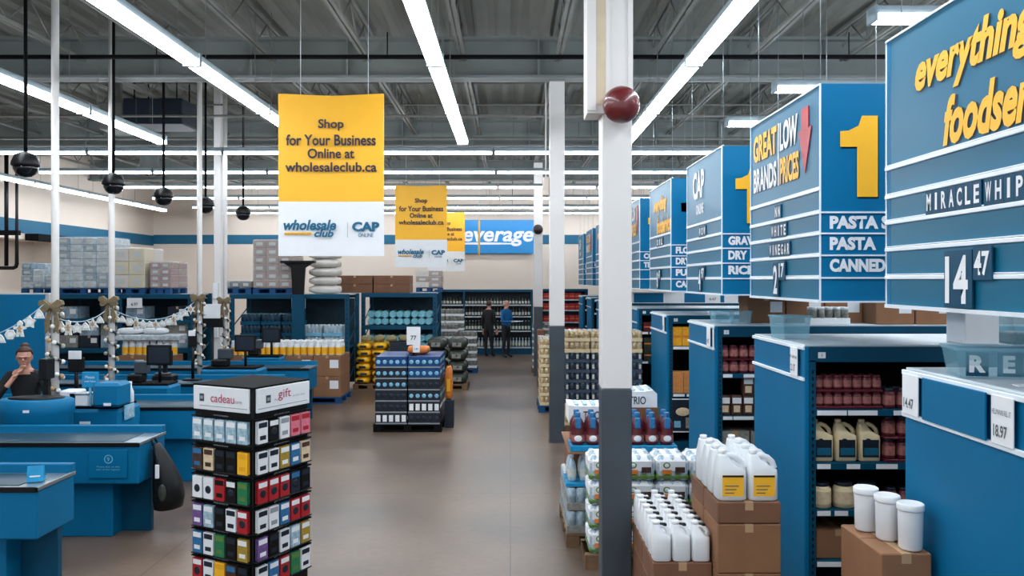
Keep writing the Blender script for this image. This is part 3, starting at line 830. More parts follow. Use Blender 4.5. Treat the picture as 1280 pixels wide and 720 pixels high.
P_box2.place((XG+.24, Y1+.2, .503), 0, 'grey carton on the low shelf behind the white jugs'); P_box2.place((XG+.56, Y1+.2, .503), 0, 'second grey carton farther right on the low shelf behind the white jugs')
# --- run 2 (front y = 11.26)
Y2 = gy(2)-GH
def ybox(w, h, mat, nm):
    mb = MB(); mb.box(-w/2, w/2, -.1, .1, 0, h, .004); mb.box(-w/2+.004, w/2-.004, -.1015, -.1, h*.44, h*.56, 0, 1)
    return mb.build(nm, [mat, m_orange])
P_y = Proto(tag2(ybox(.13, .27, m_yel2, 'yellow_box'), 'box'))
for k in range(3): P_y.place((XG+.155+k*.135, Y2+.12, 1.468), 0, 'bright yellow box, %s on the upper shelf of the third run' % ('leftmost','middle','rightmost')[k], 'yellow boxes on the third run')
P_o = Proto(tag2(ybox(.15, .10, M('tan_box', (206,140,76), .6, var=.12, scale=20), 'tan_box'), 'box'))
for k in range(2):
    for lev in range(3): P_o.place((XG+.165+k*.155, Y2+.12, .803+lev*.1005), 0, 'flat tan box, %s column, %s of three high' % (('left','right')[k], ('bottom','middle','top')[lev]), 'tan boxes on the third run')
t = thing('poster_panel', 'dark blue poster board with a food picture under the tan boxes', 'poster', (XG+.07, Y2-.03, 0))
MB().box(0, .30, 0, .012, .26, .74, .002).build('board', m_dark, t)
MB().box(0, .30, -.004, 0, .72, .735).build('top_line', m_rail, t); MB().box(0, .30, -.004, 0, .262, .277).build('bottom_line', m_rail, t)
MB().ell((.15,-.002,.55), (.10,.004,.06), 16, 8).build('plate_picture', m_beige, t)
MB().box(.03, .12, -.003, 0, .33, .42).build('picture', m_sky, t); MB().box(.19, .26, -.003, 0, .32, .47).build('picture', m_greyg, t)
text('La Maison', (.15, -.003, .64), FRONT, m_sky, t, w=.2, align='c', shear=.3) if False else None
# --- run 3
Y3 = gy(3)-GH
P_d = Proto(tag2(ybox(.12, .16, m_maroon, 'dark_red_box'), 'box'))
for k in range(3):
    P_d.place((XG+.18+k*.13, Y3+.12, 1.503), 0, 'dark red box, %s on the upper shelf beside the nearest column' % ('leftmost','middle','rightmost')[k], 'dark red boxes on the fourth run')
P_k = Proto(tag2(ybox(.13, .2, m_olive, 'olive_box'), 'box'))
for k in range(3):
    for lev in range(2): P_k.place((XG+.19+k*.14, Y3+.12, .993+lev*.2005), 0, 'dark olive carton, %s, %s tier beside the nearest column' % (('leftmost','middle','rightmost')[k], ('lower','upper')[lev]), 'olive cartons on the fourth run')

# --- on top of the runs
P_cb = Proto(tag2(carton(.42, .36, .30, m_card, True), 'box'))
yt1 = gy(1)-.35
zt = 1.9155
for k in range(8):
    if k in (0,): continue
    P_cb.place((XG+.25+k*.435, yt1+.30 if k in (1,2,3) else yt1, zt), 0, 'cardboard box, %s in the row on top of the second run' % ORD[k-1], 'cardboard boxes on top of the second run')
# tray of white lidded jars
t = thing('jar_tray', 'white tray of small jars in front of the cardboard boxes', 'tray', (XP(1036, gy(1)-.5), gy(1)-.46, zt))
MB().box(-.22, .22, -.08, .08, 0, .07, .005).build('tray', m_paper, t)
for k in range(5):
    for j in range(2):
        MB().lathe([(.038,.06), (.038,.15), (.034,.16)], 10, (-.17+k*.086, -.04+j*.08, 0)).build('jar', m_greyg, t)
        MB().lathe([(.036,.16), (.036,.19)], 10, (-.17+k*.086, -.04+j*.08, 0)).build('jar_lid', m_paper, t)
P_bin = Proto(tag2(clear_bin(.22, .18, .14), 'plastic bin'))
P_bin.place((XP(901, 8.95), 8.9, zt), .1, 'clear plastic bin, left one on top of the second run'); P_bin.place((XP(924, 8.9), 8.86, zt), -.12, 'clear plastic bin, right one on top of the second run')
P_bin3 = Proto(tag2(clear_bin(.24, .26, .19), 'plastic bin'))
P_bin3.place((XP(983, 6.7), 6.62, zt), .12, 'frosted clear bin at the end of the middle run top')
t = thing('white_carton', 'plain white carton standing on the middle run top at right', 'box', (3.55, 6.15, zt))
MB().box(-.13, .13, -.13, .13, 0, .28, .006).build('carton_body', m_paper, t); MB().box(-.131, .131, -.02, .02, .281, .284).build('tape', m_tape, t)
t = tag(clear_bin(.36, .26, .24, 'clear_bin'), 'clear tub with dark contents on the middle run top at far right', 'plastic bin'); t.location = (3.93, 6.1, zt)
MB().box(-.155, .155, -.11, .11, .006, .09, .01).build('contents', m_coff, t)
t = tag(clear_bin(.40, .26, .15, 'clear_bin'), 'clear bin full of white letter cards on the nearest run top', 'plastic bin'); t.location = (2.42, 4.02, zt); t.rotation_euler = (0,0,-.25)
for k, (s, dx) in enumerate((('R', -.10), ('E', .04), ('F', .13))):
    c = MB().box(dx-.05, dx+.05, -.118+.004*k, -.114+.004*k, .012, .13).build('letter_card', m_blue_d, t)
    text(s, (dx, -.119+.004*k, .03), FRONT, m_paper, c, h=.085, align='c', bold=.05)
tag(MB().prism([(0,0), (.22,.03), (.24,.10), (.02,.08)], zt, zt+.004, 'z').build('paper_slip', m_paper), 'white paper slip lying on the nearest run top', 'paper').location = (2.30, 3.62, 0)
# ---------------------------------------------------------------- pallets and stacks
def make_pallet(w=1.2, d=1.0, mat=None):
    mb = MB()
    for k in range(3): mb.box(-w/2, w/2, -d/2+k*(d-.1)/2, -d/2+k*(d-.1)/2+.1, 0, .02)
    for k in range(3):
        for j in range(3): mb.box(-w/2+k*(w-.12)/2, -w/2+k*(w-.12)/2+.12, -d/2+j*(d-.1)/2, -d/2+j*(d-.1)/2+.1, .02, .10)
    for k in range(6): mb.box(-w/2, w/2, -d/2+k*(d-.12)/5, -d/2+k*(d-.12)/5+.12, .10, .122, .003)
    return mb.build('pallet', mat or m_pallet)
def put_pallet(w, d, loc, label, mat=None):
    p = tag(make_pallet(w, d, mat), label, 'pallet'); p.location = loc; return p
PT = .1235

# --- trio display behind the nearest column
put_pallet(1.06, 1.0, (1.03, 7.68, 0), 'wooden pallet under the juice display behind the nearest column')
P_mix = Proto(tag2(can_case(.345, .32, .20, 4, 4, m_waterb, m_greyg, lids=m_white), 'bottle case'))
for lay in range(2):
    for i in range(3):
        for j in range(3):
            P_mix.place((.68+i*.35, 7.34+j*.335, PT+lay*.2065), 0, 'grey bottle case under the juice display, %s, %s row, %s layer' % (('left','middle','right')[i], ('front','middle','back')[j], ('lower','upper')[lay]), 'bottle cases low on the juice display')
# clear spray bottles on a blue tray
zb = PT+2*.2065
def spray():
    t = empty('clear_bottle')
    MB().lathe([(.036,0), (.040,.02), (.040,.13), (.030,.17), (.014,.20), (.013,.215)], 12).build('bottle_body', m_waterb, t)
    MB().lathe([(.017,.213), (.017,.25), (.012,.255)], 10).build('bottle_cap', m_white, t)
    MB().lathe([(.0412,.04), (.0412,.11)], 12, cap=False).build('label', m_blabel, t)
    return t
P_sp = Proto(tag2(spray(), 'bottle'))
for j in range(2):
    tag(MB().box(.50, 1.60, 7.20+j*.2, 7.38+j*.2, zb, zb+.035, .004).build('shelf_tray', m_cyan), 'long blue tray under the clear bottles, %s of two' % ('front','back')[j], 'tray')
    for k in range(10): P_sp.place((.56+k*.11, 7.29+j*.2, zb+.0355), 0, 'clear bottle with pale label, %s in the %s row under the maroon bottles' % (nth(k,10), ('front','back')[j]), 'clear bottles on the juice display')
# maroon bottles tier
zt2 = zb+.30
tag(MB().box(.52, 1.52, 7.17, 8.15, zt2, zt2+.02, .003).build('tier_board', m_card), 'cardboard tier sheet under the maroon bottles', 'cardboard sheet')
tag(MB().box(.55, 1.5, 7.62, 8.15, zb, zt2-.0005, .01).build('packed_case', m_card_d), 'brown packed case hidden behind the clear bottles', 'box')
def juice():
    t = empty('juice_bottle')
    mb = MB(); mb.lathe([(.048,0), (.062,.02), (.062,.10), (.054,.13), (.062,.16), (.058,.19), (.034,.235), (.022,.25)], 16, sy=.8).build('bottle_body', m_maroon, t)
    MB().lathe([(.0635,.03), (.0635,.09)], 16, sy=.8, cap=False).build('label', m_maroon_l, t)
    MB().ell((0,-.050,.060), (.036,.006,.028), 14, 8).build('white_oval', m_paper, t)
    MB().lathe([(.024,.245), (.026,.25), (.026,.285), (.022,.29)], 14).build('cap', m_bluec, t)
    MB().box(-.026, .026, -.060, -.030, .15, .25, .01).build('neck_tag', m_bluec, t)
    return t
P_ju = Proto(tag2(juice(), 'bottle'))
for j in range(2):
    tag(MB().box(.54, 1.50, 7.18+j*.16, 7.32+j*.16, zt2+.0205, zt2+.075, .004).build('shelf_tray', m_cyan), 'bright blue tray holding maroon bottles, %s of two' % ('front','rear')[j], 'tray')
    for k in range(7): P_ju.place((.61+k*.134, 7.25+j*.16, zt2+.0755), 0, 'maroon juice bottle with blue cap, %s in the %s row' % (nth(k,7), ('front','rear')[j]), 'maroon juice bottles')
o = text('cranberry', (.60, 7.177, zt2+.035), FRONT, m_paper, None, w=.2, h=.022)
bpy.data.objects.remove(o)
tag(MB().box(.66, .98, 7.55, 7.95, zt2+.0205, zt2+.22, .004).build('packed_case', m_card_d), 'brown case under the left TRIO carton', 'box')
tag(MB().box(1.02, 1.40, 7.55, 7.95, zt2+.0205, zt2+.36, .004).build('packed_case', m_card_d), 'brown case under the right TRIO carton', 'box')
def trio(x0, x1, z, label):
    t = thing('printed_carton', label, 'box', ((x0+x1)/2, 7.75, z)); w = x1-x0
    mb = MB(); mb.prism([(-w/2,0), (w/2,0), (w/2,.13), (w/2-.04,.165), (w/2-.12,.15), (-w/2+.10,.15), (-w/2,.16)], -.2, .2, 'y').build('carton_body', m_paper, t)
    text('TRIO', (0, -.203, .03), FRONT, m_navytext, t, h=.075, w=.16, align='c', bold=.01)
    text('gourmet', (w/2-.02, -.203, .02), FRONT, m_inkgrey, t, h=.012, align='r') if False else None
    for k in range(4): MB().box(-w/2+.06+k*.08, -w/2+.10+k*.08, -.15, .1, .15, .168, .005).build('top_pack', m_silver, t)
    return t
trio(.55, .985, zt2+.2205, 'white TRIO carton left of the nearest column'); trio(1.01, 1.385, zt2+.3605, 'white TRIO carton showing its last letter right of the nearest column')
# green and white six packs
def pack():
    t = empty('bottle_multipack')
    mb = MB()
    for i in range(3):
        for j in range(2): mb.lathe([(.040,0), (.046,.02), (.047,.13), (.040,.165), (.020,.195), (.012,.20)], 12, (-.088+i*.088, -.044+j*.088, 0))
    mb.build('bottles', m_waterb, t)
    MB().box(-.136, .136, -.092, .092, .045, .192, .035).build('white_wrap', m_paper, t)
    MB().box(-.136, .136, -.092, .092, .004, .052, .015).build('green_band', m_green, t)
    MB().ell((-.05,-.093,.125), (.030,.004,.026), 16, 8).build('round_logo', m_green, t)
    MB().ell((-.05,-.095,.125), (.020,.004,.018), 16, 8).build('logo_centre', m_paper, t)
    MB().box(-.09, -.01, -.0945, -.085, .052, .088).build('orange_patch', m_orange, t)
    MB().box(.02, .10, -.0945, -.085, .065, .11).build('brown_patch', m_coff, t)
    return t
P_pk = Proto(tag2(pack(), 'bottle pack'))
put_pallet(1.12, .42, (1.18, 6.84, 0), 'wooden pallet under the green and white bottle packs')
for lay in range(4):
    for i in range(4):
        for j in range(2):
            P_pk.place((.79+i*.28, 6.74+j*.190, PT+lay*.2035), 0, 'green and white bottle pack, %s, %s row, %s layer' % (nth(i,4), ('front','back')[j], tier(lay,4)), 'green and white bottle packs')

# --- vinegar jugs on boxes at the aisle edge
P_vb = Proto(tag2(carton(.39, .34, .30, m_card), 'box'))
for lay in range(3):
    for j in range(2):
        P_vb.place((1.46, 5.06+j*.36, .0+lay*.3032), 0, 'cardboard box under the milky jugs, %s row, %s layer' % (('front','back')[j], tier(lay,3)), 'cardboard boxes under the milky jugs')
zj = .9115+.0
P_slip = Proto(tag2(carton(.39, .34, .13, m_card_d), 'box'))
for j in range(2): P_slip.place((1.46, 5.06+j*.36, .9115), 0, 'shallow cardboard tray right under the milky jugs, %s one' % ('front','back')[j], 'shallow trays under the milky jugs')
zj = 1.0435
P_vj = Proto(tag2(jug(.185, .15, .30, m_jug, m_yel, None, m_white, 'vinegar_jug'), 'jug'))
for j in range(4):
    for i in range(2):
        P_vj.place((1.365+i*.192, 4.98+j*.158, zj), 0, 'milky jug with yellow label, %s column, %s' % (('left','right')[i], ('frontmost','second from the front','third from the front','rearmost')[j]), 'milky jugs with yellow labels')
# plain white jugs seen from above
P_wj = Proto(tag2(jug(.115, .115, .24, m_paper, None, m_white, m_white, 'white_jug'), 'jug'))
hole = MB()
for ch in list(P_wj.o.children):
    pass
MB().box(-.012, .036, -.013, .013, .205, .2275, .006).build('hole_shade', m_black, P_wj.o)  # black block painting the shade inside the handle hole
P_wt = Proto(tag2(carton(.37, .42, .24, m_card_d), 'box'))
for j in range(2):
    for lay in range(2): P_wt.place((1.075, 5.20+j*.43, lay*.243), 0, 'brown box under the small white jugs, %s row, %s layer' % (('front','rear')[j], ('lower','upper')[lay]), 'brown boxes under the small white jugs')
    for lay in range(1): pass
zw = .486+.0005
P_wt2 = Proto(tag2(carton(.37, .42, .15, m_card_d), 'box'))
for j in range(2): P_wt2.place((1.075, 5.20+j*.43, zw), 0, 'shallow brown box directly under the small white jugs, %s one' % ('front','rear')[j], 'shallow boxes under the small white jugs')
for j in range(7):
    for i in range(3):
        P_wj.place((.95+i*.122, 5.05+j*.122, zw+.1535), 0, 'small white jug, %s column, %s row' % (('left','middle','right')[i], ORD[j]), 'small white jugs beside the nearest column')
# white lidded buckets at lower right
P_bk = None
def bucket():
    t = empty('white_bucket')
    MB().lathe([(.05,0), (.058,.01), (.062,.20), (.062,.215)], 22).build('bucket_body', m_white, t)
    MB().lathe([(.066,.205), (.067,.21), (.067,.235), (.062,.24), (.058,.236)], 22).build('lid', m_white, t)
    return t
P_bk = Proto(tag2(bucket(), 'bucket'))
P_bb = Proto(tag2(carton(.26, .50, .33, m_card), 'box'))
for k in range(3): P_bb.place((2.03, 4.35, .333*k), 0, 'cardboard box under the white buckets, %s of three' % ('bottom','middle','top')[k], 'cardboard boxes under the white buckets')
for j in range(3):
    P_bk.place((2.085-j*.045, 4.17+j*.16, .9995), 0, 'white lidded bucket at lower right, %s of three' % ('nearest','middle','farthest')[j], 'white lidded buckets at lower right')

# --- beige can tray stacks around the second column
m_beigecan = M('beige_cans', (214,190,150), .5, var=.3, scale=30)
P_bt = Proto(tag2(can_case(.40, .30, .17, 5, 4, m_beigecan, m_cream), 'case of cans'))
put_pallet(.86, .95, (.94, 14.95, 0), 'blue pallet under the beige can stack left of the second column', m_palletb)
for lay in range(7):
    for i in range(2):
        for j in range(3):
            if lay < 6 and j == 1 and i == 1: continue
            P_bt.place((.735+i*.41, 14.64+j*.31, PT+lay*.173), 0, 'beige can tray, %s %s, %s layer, left of the second column' % (('front','middle','back')[j], ('left','right')[i], tier(lay,7)), 'beige can trays left of the second column')
m_darkcan = M('dark_cans', (62,74,90), .35, var=.4, scale=30); m_navyt = M('slate_tray', (60,76,96), .5, var=.1)
P_dk = Proto(tag2(can_case(.40, .30, .155, 5, 4, m_darkcan, m_navyt, lids=m_blabel, labels=True), 'case of cans'))
put_pallet(1.25, .95, (1.46, 12.98, 0), 'pallet under the tall can stack between the two nearest columns')
for i in range(3):
    for j in range(2):
        z = PT
        for lay in range(9):
            P = P_bt if lay in (0, 1, 7, 8) else P_dk
            P.place((1.05+i*.41, 12.68+j*.31, z), 0, '%s can tray, %s %s, %s layer, between the columns' % ('beige' if P is P_bt else 'dark', ('front','rear')[j], ('left','middle','right')[i], tier(lay,9)), 'can trays between the columns')
            z += .173 if P is P_bt else .158
# --- narrow stack near the third column
put_pallet(.62, .6, (.87, 21.0, 0), 'pallet under the grey case stack behind the third column')
P_gs = Proto(tag2(can_case(.30, .28, .16, 4, 3, m_greyg, m_white), 'case of cans'))
for lay in range(7):
    for i in range(2): P_gs.place((.72+i*.31, 20.85, PT+lay*.163), 0, 'grey case of jars, %s column, %s layer, beside the third column' % (('left','right')[i], tier(lay,7)), 'grey cases beside the third column')
t = thing('display_bin', 'brown slim bin with a white plate before the third column', 'bin', (.66, 17.8, 0))
MB().box(-.06, .10, -.15, .15, 0, 1.3, .01).build('bin_body', m_card_d, t); MB().box(-.05, .07, -.155, -.15, 1.02, 1.18, .01).build('white_plate', m_paper, t)

# --- dark blue drink pallet in the aisle
bx, by = XP(514, 13.1), 13.12
put_pallet(1.08, 1.02, (bx, by, 0), 'dark pallet under the navy case display in the aisle', m_black2)
m_navycase = M('navy_case', (12,22,38), .4, var=.3, scale=10)
m_bluecase = M('blue_case', (0,60,116), .4, var=.15, scale=10)
def dcase(front, w=.50, h=.175, dot=m_sky, n=5, rect=False):
    mb = MB(); mb.box(-w/2, w/2, -.24, .24, 0, h, .005, 0)
    for k in range(n):
        x = -w/2+w*(k+.5)/n
        if rect: mb.box(x-.033, x+.033, -.243, -.24, h*.22, h*.82, .004, 1)
        else: mb.lathe([(.034,-.239), (.034,-.244), (.020,-.245)], 12, (x, 0, h*.52), axis='y', mi=1)
    for k in range(4): mb.lathe([(.03,.0), (.03,.004)], 8, (w/2, -.17+k*.11, h*.5), axis='x', mi=1)
    mb.box(-w/2, w/2, -.242, -.24, 0, h*.12, 0, 2)
    return mb.build('drink_case', [front, dot, m_steel])
P_c1 = Proto(tag2(dcase(m_bluecase), 'drink case')); P_c2 = Proto(tag2(dcase(m_navycase), 'drink case'))
P_c3 = Proto(tag2(dcase(m_navycase, dot=m_paper, rect=True), 'drink case')); P_c4 = Proto(tag2(dcase(m_navycase, dot=m_dark), 'drink case'))
mix = {0: [P_c3, P_c4, P_c4, P_c2, P_c2, P_c1], 1: [P_c4, P_c3, P_c2, P_c4, P_c1, P_c1]}
nm = {id(P_c1):'blue', id(P_c2):'navy', id(P_c3):'navy white-labelled', id(P_c4):'plain navy'}
for i in range(2):
    for j in range(2):
        for lay in range(6):
            P = mix[i][lay]
            P.place((bx-.26+i*.52, by-.25+j*.5, PT+lay*.178), 0, '%s drink case, %s %s stack, %s layer' % (nm[id(P)], ('front','back')[j], ('left','right')[i], tier(lay,6)), 'drink cases on the aisle display')
ztop = PT+6*.178
# price sign on post
t = thing('price_sign', 'white price sign on a thin post above the navy case display', 'sign', (XP(517, 12.8), 12.8, ztop))
MB().tube([(0,0,0), (0,0,.22)], .008, 8).build('post', m_black2, t)
c1 = MB().box(-.11, .11, -.010, -.002, .17, .46, .003).build('card', m_paper, t); text('77', (0, -.011, .25), FRONT, m_inkgrey, c1, h=.07, align='c', bold=.03)
c2 = MB().box(-.01, .10, -.016, -.011, .05, .20, .002).build('small_card', m_paper, t); text('1.97', (.045, -.017, .09), FRONT, m_inkgrey, c2, h=.03, align='c', bold=.03)
MB().lathe([(.06,0), (.06,.008), (.01,.014)], 14).build('foot', m_black2, t)
def bag(w, d, h, mats, name, seed=0, n=16, m=8):
    rnd = random.Random(seed); ph = [rnd.uniform(0, 6.28) for _ in range(4)]
    def fn(p):
        x, y, z = p
        sx = math.copysign(abs(x/(w/2))**.55, x) if abs(x) > 1e-9 else 0
        sy = math.copysign(abs(y/(d/2))**.55, y) if abs(y) > 1e-9 else 0
        zz = math.copysign(abs(z/(h/2))**.8, z)
        k = 1+.05*math.sin(5*sx*3+ph[0])+.05*math.sin(9*sy+ph[1])
        return [sx*w/2*k*.92, sy*d/2*k*.92, zz*h/2*(1+.10*math.sin(6*sx+ph[2])*math.cos(5*sy+ph[3]))]
    mb = MB(); mb.ell((0,0,h/2), (w/2,d/2,h/2), n, m, 0, fn)
    if len(mats) > 1: mb.box(-w*.22, w*.20, -d*.475, -d*.45, h*.25, h*.62, .004, 1)
    return mb.build(name, mats)
o = tag(bag(.40, .28, .14, [m_orange], 'orange_bag', 3), 'orange bag lying on top of the navy case display', 'bag'); o.location = (bx+.12, by-.02, ztop)
o = tag(bag(.14, .16, .55, [m_orange, m_yel], 'snack_bag', 4), 'tall orange snack bag hanging at the right side of the navy display', 'bag'); o.location = (bx+.62, by-.05, .45)
tag(MB().box(bx+.56, bx+.70, by-.14, by+.06, 0, .449, .005).build('cardboard_bin', m_dark), 'dark floor bin right of the navy case display', 'bin')

# --- dark lumpy bags behind it
put_pallet(.92, 1.0, (XP(560, 17.9), 17.9, 0), 'pallet under the dark lumpy bags behind the navy display')
P_lb = Proto(tag2(bag(.47, .46, .24, [m_olive, m_greyg], 'dark_sack', 1), 'sack'))
for lay in range(4):
    for i in range(2):
        for j in range(2):
            P_lb.place((XP(560, 17.9)-.22+i*.45, 17.68+j*.46, PT+lay*.252), .06*((lay+i)%3-1), 'dark wrapped sack, %s %s, %s layer' % (('front','back')[j], ('left','right')[i], tier(lay,4)), 'dark wrapped sacks')
# --- stepped case stacks
P_cs = Proto(tag2(can_case(.48, .42, .185, 5, 4, m_greyg, m_white), 'case'))
cx = XP(545, 21.3)
put_pallet(1.25, 1.0, (cx+.25, 21.7, 0), 'pallet under the tall grey case stack'); 
for i in range(2):
    for lay in range(8 if i == 0 else 8):
        P_cs.place((cx-.0+i*.50, 21.45, PT+lay*.188), 0, 'grey wrapped case, %s column of the tall stack, %s layer' % (('left','right')[i], tier(lay,8)), 'grey cases in the tall stack')
put_pallet(1.02, .5, (cx+.62, 20.9, 0), 'pallet under the lower grey case stack', m_palletb)
for i in range(2):
    for lay in range(6-i):
        P_cs.place((cx+.38+i*.49, 20.9, PT+lay*.188), 0, 'grey wrapped case, %s column of the lower stack, %s layer' % (('left','right')[i], tier(lay,6-i)), 'grey cases in the lower stack')

# --- yellow bag pallet
put_pallet(.75, .9, (XP(460, 17.6)+.07, 17.9, 0), 'pallet under the yellow bags left of the aisle')
m_ybag = M('yellow_bag_print', (244,186,30), .35, var=.35, scale=9)
P_yb = Proto(tag2(bag(.35, .42, .148, [m_ybag, m_dark], 'yellow_bag', 5), 'bag'))
for lay in range(6):
    for i in range(2):
        for j in range(2):
            P_yb.place((XP(460,17.6)-.09+i*.345-(5-lay)*.006*(1-i), 17.70+j*.42, PT+lay*.150), .16*((lay*2+i)%3-1), 'yellow bag with dark print, %s %s, %s layer' % (('front','back')[j], ('left','right')[i], tier(lay,6)), 'yellow bags on a pallet')
P_nb = Proto(tag2(bag(.25, .40, .14, [M('straw_net', (150,140,100), .8, var=.35, scale=25)], 'net_bag', 8), 'bag'))
for i in range(4): P_nb.place((XP(460,17.6)-.05+i*.27, 17.75+.1*(i%2), 1.035 if i < 2 else 1.035), .1*i, 'straw coloured net bag, %s on top of the yellow bags' % nth(i,4), 'straw net bags')
tag(MB().box(XP(474,17.6)+.25, XP(474,17.6)+.80, 17.5, 18.1, 0, 1.034, .01).build('packed_case', m_dark), 'dark crate behind the navy case display, beside the yellow bags', 'crate')

# ---------------------------------------------------------------- blue pallet racks
m_rackshade = M('rack_interior_shade', (16,50,64), .7, var=.3, scale=5)  # dark of the shaded, stocked rack interior as a colour
def rack(x0, x1, y, label, top=2.1, posts=(), levels=(1.57, .62), d=1.1):
    t = thing('pallet_rack', label, 'rack', ((x0+x1)/2, y, 0)); h = (x1-x0)/2
    ps = sorted(set([x0, x1]+list(posts)))
    for p in ps:
        for yy in (0, d):
            mb = MB(); u = p-(x0+x1)/2
            mb.box(u-.045, u+.045, yy-.035, yy+.035, 0, top, .004)
            if yy == 0:
                z = .15
                while z < top-.08: mb.box(u-.012, u+.012, yy-.037, yy-.035, z, z+.04, 0, 1); z += .1
            mb.build('upright', [m_blue_d, m_black], t)
        u = p-(x0+x1)/2; mb = MB(); z = .2
        while z < top-.5: mb.tube([(u, .03, z), (u, d-.03, z+.4)], .014, 5); z += .4
        mb.build('side_brace', m_blue_d, t)
    MB().box(-h+.05, h-.05, d-.025, d-.015, .1, top-.11).build('interior_shade', m_rackshade, t)  # added solid panel, coloured as the dark interior behind the goods
    for z in (top,)+tuple(levels):
        for yy in (0, d): MB().box(-h, h, yy-.03, yy+.03, z-.10, z, .004).build('beam', m_blue_d, t)
        MB().box(-h+.02, h-.02, .03, d-.03, z-.03, z-.005).build('deck', m_steelw if z == top else m_blue_d, t)
    return t
RY = 17.0
r1a, r1b = XP(-20, RY), XP(238, RY)
r2a, r2b = XP(290, RY), XP(434, RY)
r3a, r3b = XP(441, 17.35), XP(537, 17.35)
rack(r1a, r1b, RY, 'blue pallet rack at far left carrying wrapped pallets on top', 2.1, [XP(66, RY), XP(150, RY)], (1.57, .95))
rack(r2a, r2b, RY, 'blue pallet rack left of centre with a price card and water packs', 2.1, levels=(.95,))
rack(r3a, r3b, 18.6, 'blue pallet rack behind the navy display with brown boxes on top', 2.1, levels=(1.35, .62))
rack(XP(528, 22.4), XP(543, 22.4)-.0, 23.2, 'short blue rack bay end just left of the beverage shelves', 2.05, levels=(1.3,))
MB
# loads on top of racks
def wrapped(name, w, d, h, nx, nz, mats, label, loc, cat='wrapped pallet', irregular=0, seed=1, ny=2):
    t = thing(name, label, cat, loc); rnd = random.Random(seed)
    make = make_pallet(w, d, m_palletb); make.name = 'pallet_base'; make.parent = t
    ch = (h-PT)/nz; cw = w/nx; cd = d/ny
    for k in range(nz):
        mx = nx-(irregular if k >= nz-1 else 0)-(irregular if k >= nz-2 else 0)
        for i in range(max(mx, 1)):
            for j in range(ny):
                mb = MB(); x0 = -w/2+i*cw; m_ = rnd.choice(mats)
                mb.box(x0+.004, x0+cw-.004, -d/2+j*cd+.004, -d/2+(j+1)*cd-.004, PT+k*ch+.003, PT+(k+1)*ch-.003, .012)
                if j == 0: mb.box(x0+cw*.25, x0+cw*.75, -d/2, -d/2+.005, PT+(k+.3)*ch, PT+(k+.7)*ch, 0, 1)
                mb.build('case', [m_, m_blabel], t)
    if not irregular:
        mb = MB(); mb.box(-w/2-.012, w/2+.012, -d/2-.012, d/2+.012, PT, h+.012, .03); mb.build('shrink_wrap', m_wrap, t)
    else:
        mb = MB(); mb.box(-w/2-.012, w/2+.012, -d/2-.012, d/2+.012, PT, h-ch*2+.012, .03); mb.build('shrink_wrap', m_wrap, t)
    return t
zr = 2.1005
m_case_w = M('white_bottle_case', (196,206,212), .35, var=.3, scale=14)
m_case_w2 = M('blue_white_case', (140,164,180), .35, var=.35, scale=14)
m_case_b = M('brown_case', (164,128,108), .7, var=.2, scale=10)
def on_rack(px0, px1, ptop, Y=RY+.55):
    x0, x1 = XP(px0, Y), XP(px1, Y); return (x1-x0), ((x0+x1)/2, Y, zr), ZP(ptop, Y)-zr
w, loc, h = on_rack(43, 84, 329); wrapped('wrapped_water_pallet', w, .95, h, 3, 4, [m_case_w, m_case_w2], 'low stepped pallet of wrapped water on the far left rack', loc, irregular=1)
w, loc, h = on_rack(86, 150, 298); wrapped('wrapped_case_pallet', w, .95, h, 4, 7, [m_case_w, m_case_w2, m_case_w], 'tallest shrink wrapped pallet on top of the far left rack', loc)
w, loc, h = on_rack(154, 193, 311); wrapped('wrapped_carton_pallet', w, .95, h, 2, 3, [m_wall, m_cream], 'white carton pallet right of the tallest wrapped pallet', loc)
w, loc, h = on_rack(199, 224, 328); wrapped('wrapped_brown_pallet', w, .9, h, 2, 4, [m_case_b, m_maroon_l], 'small brown wrapped pallet at the right of the far left rack', loc)
w, loc, h = on_rack(325, 372, 301); wrapped('wrapped_brown_pallet', w, .95, h, 3, 6, [m_case_b], 'tall brown wrapped pallet beside the big banner', loc)
w, loc, h = on_rack(284, 322, 354); wrapped('low_case_load', w, .9, h+.05, 3, 1, [m_greyg, m_coff], 'low row of mixed cases on the left end of the centre rack', loc)
# black display stand on the rack
t = thing('display_stand', 'black stand with a flat top on the centre rack before the banner', 'stand', (XP(374, 17.05), 17.05-.30, zr-.13))
t.location = (XP(374, 16.9), 16.86, 0)
MB().box(-.36, .36, -.14, .06, ZP(329,16.9), ZP(326,16.9), .01).build('flat_top', m_black, t)
mb = MB(); z0, z1 = ZP(368,16.9), ZP(329,16.9)
mb.prism([(-.12,z0), (.12,z0), (.13,z0+.25), (.15,z1-.10), (.30,z1), (-.30,z1), (-.15,z1-.10), (-.13,z0+.25)], -.06, .0, 'y').build('tapered_column', m_black, t)
MB().box(-.13, .13, -.08, .04, 0, z0, .01).build('post', m_blue_d, t); MB().box(-.3, .3, -.14, .10, 0, .03, .01).build('foot', m_black, t)
# white sacks
P_ws = Proto(tag2(bag(.76, .60, .19, [M('white_sack', (214,208,200), .7, var=.06, scale=6)], 'white_sack', 12), 'sack'))
for k in range(5): P_ws.place((XP(408, 17.5), 17.45, zr+k*.188), .05*(k%2), 'white sack, %s of the stack beside the brown boxes' % tier(k,5), 'white sacks on the rack')
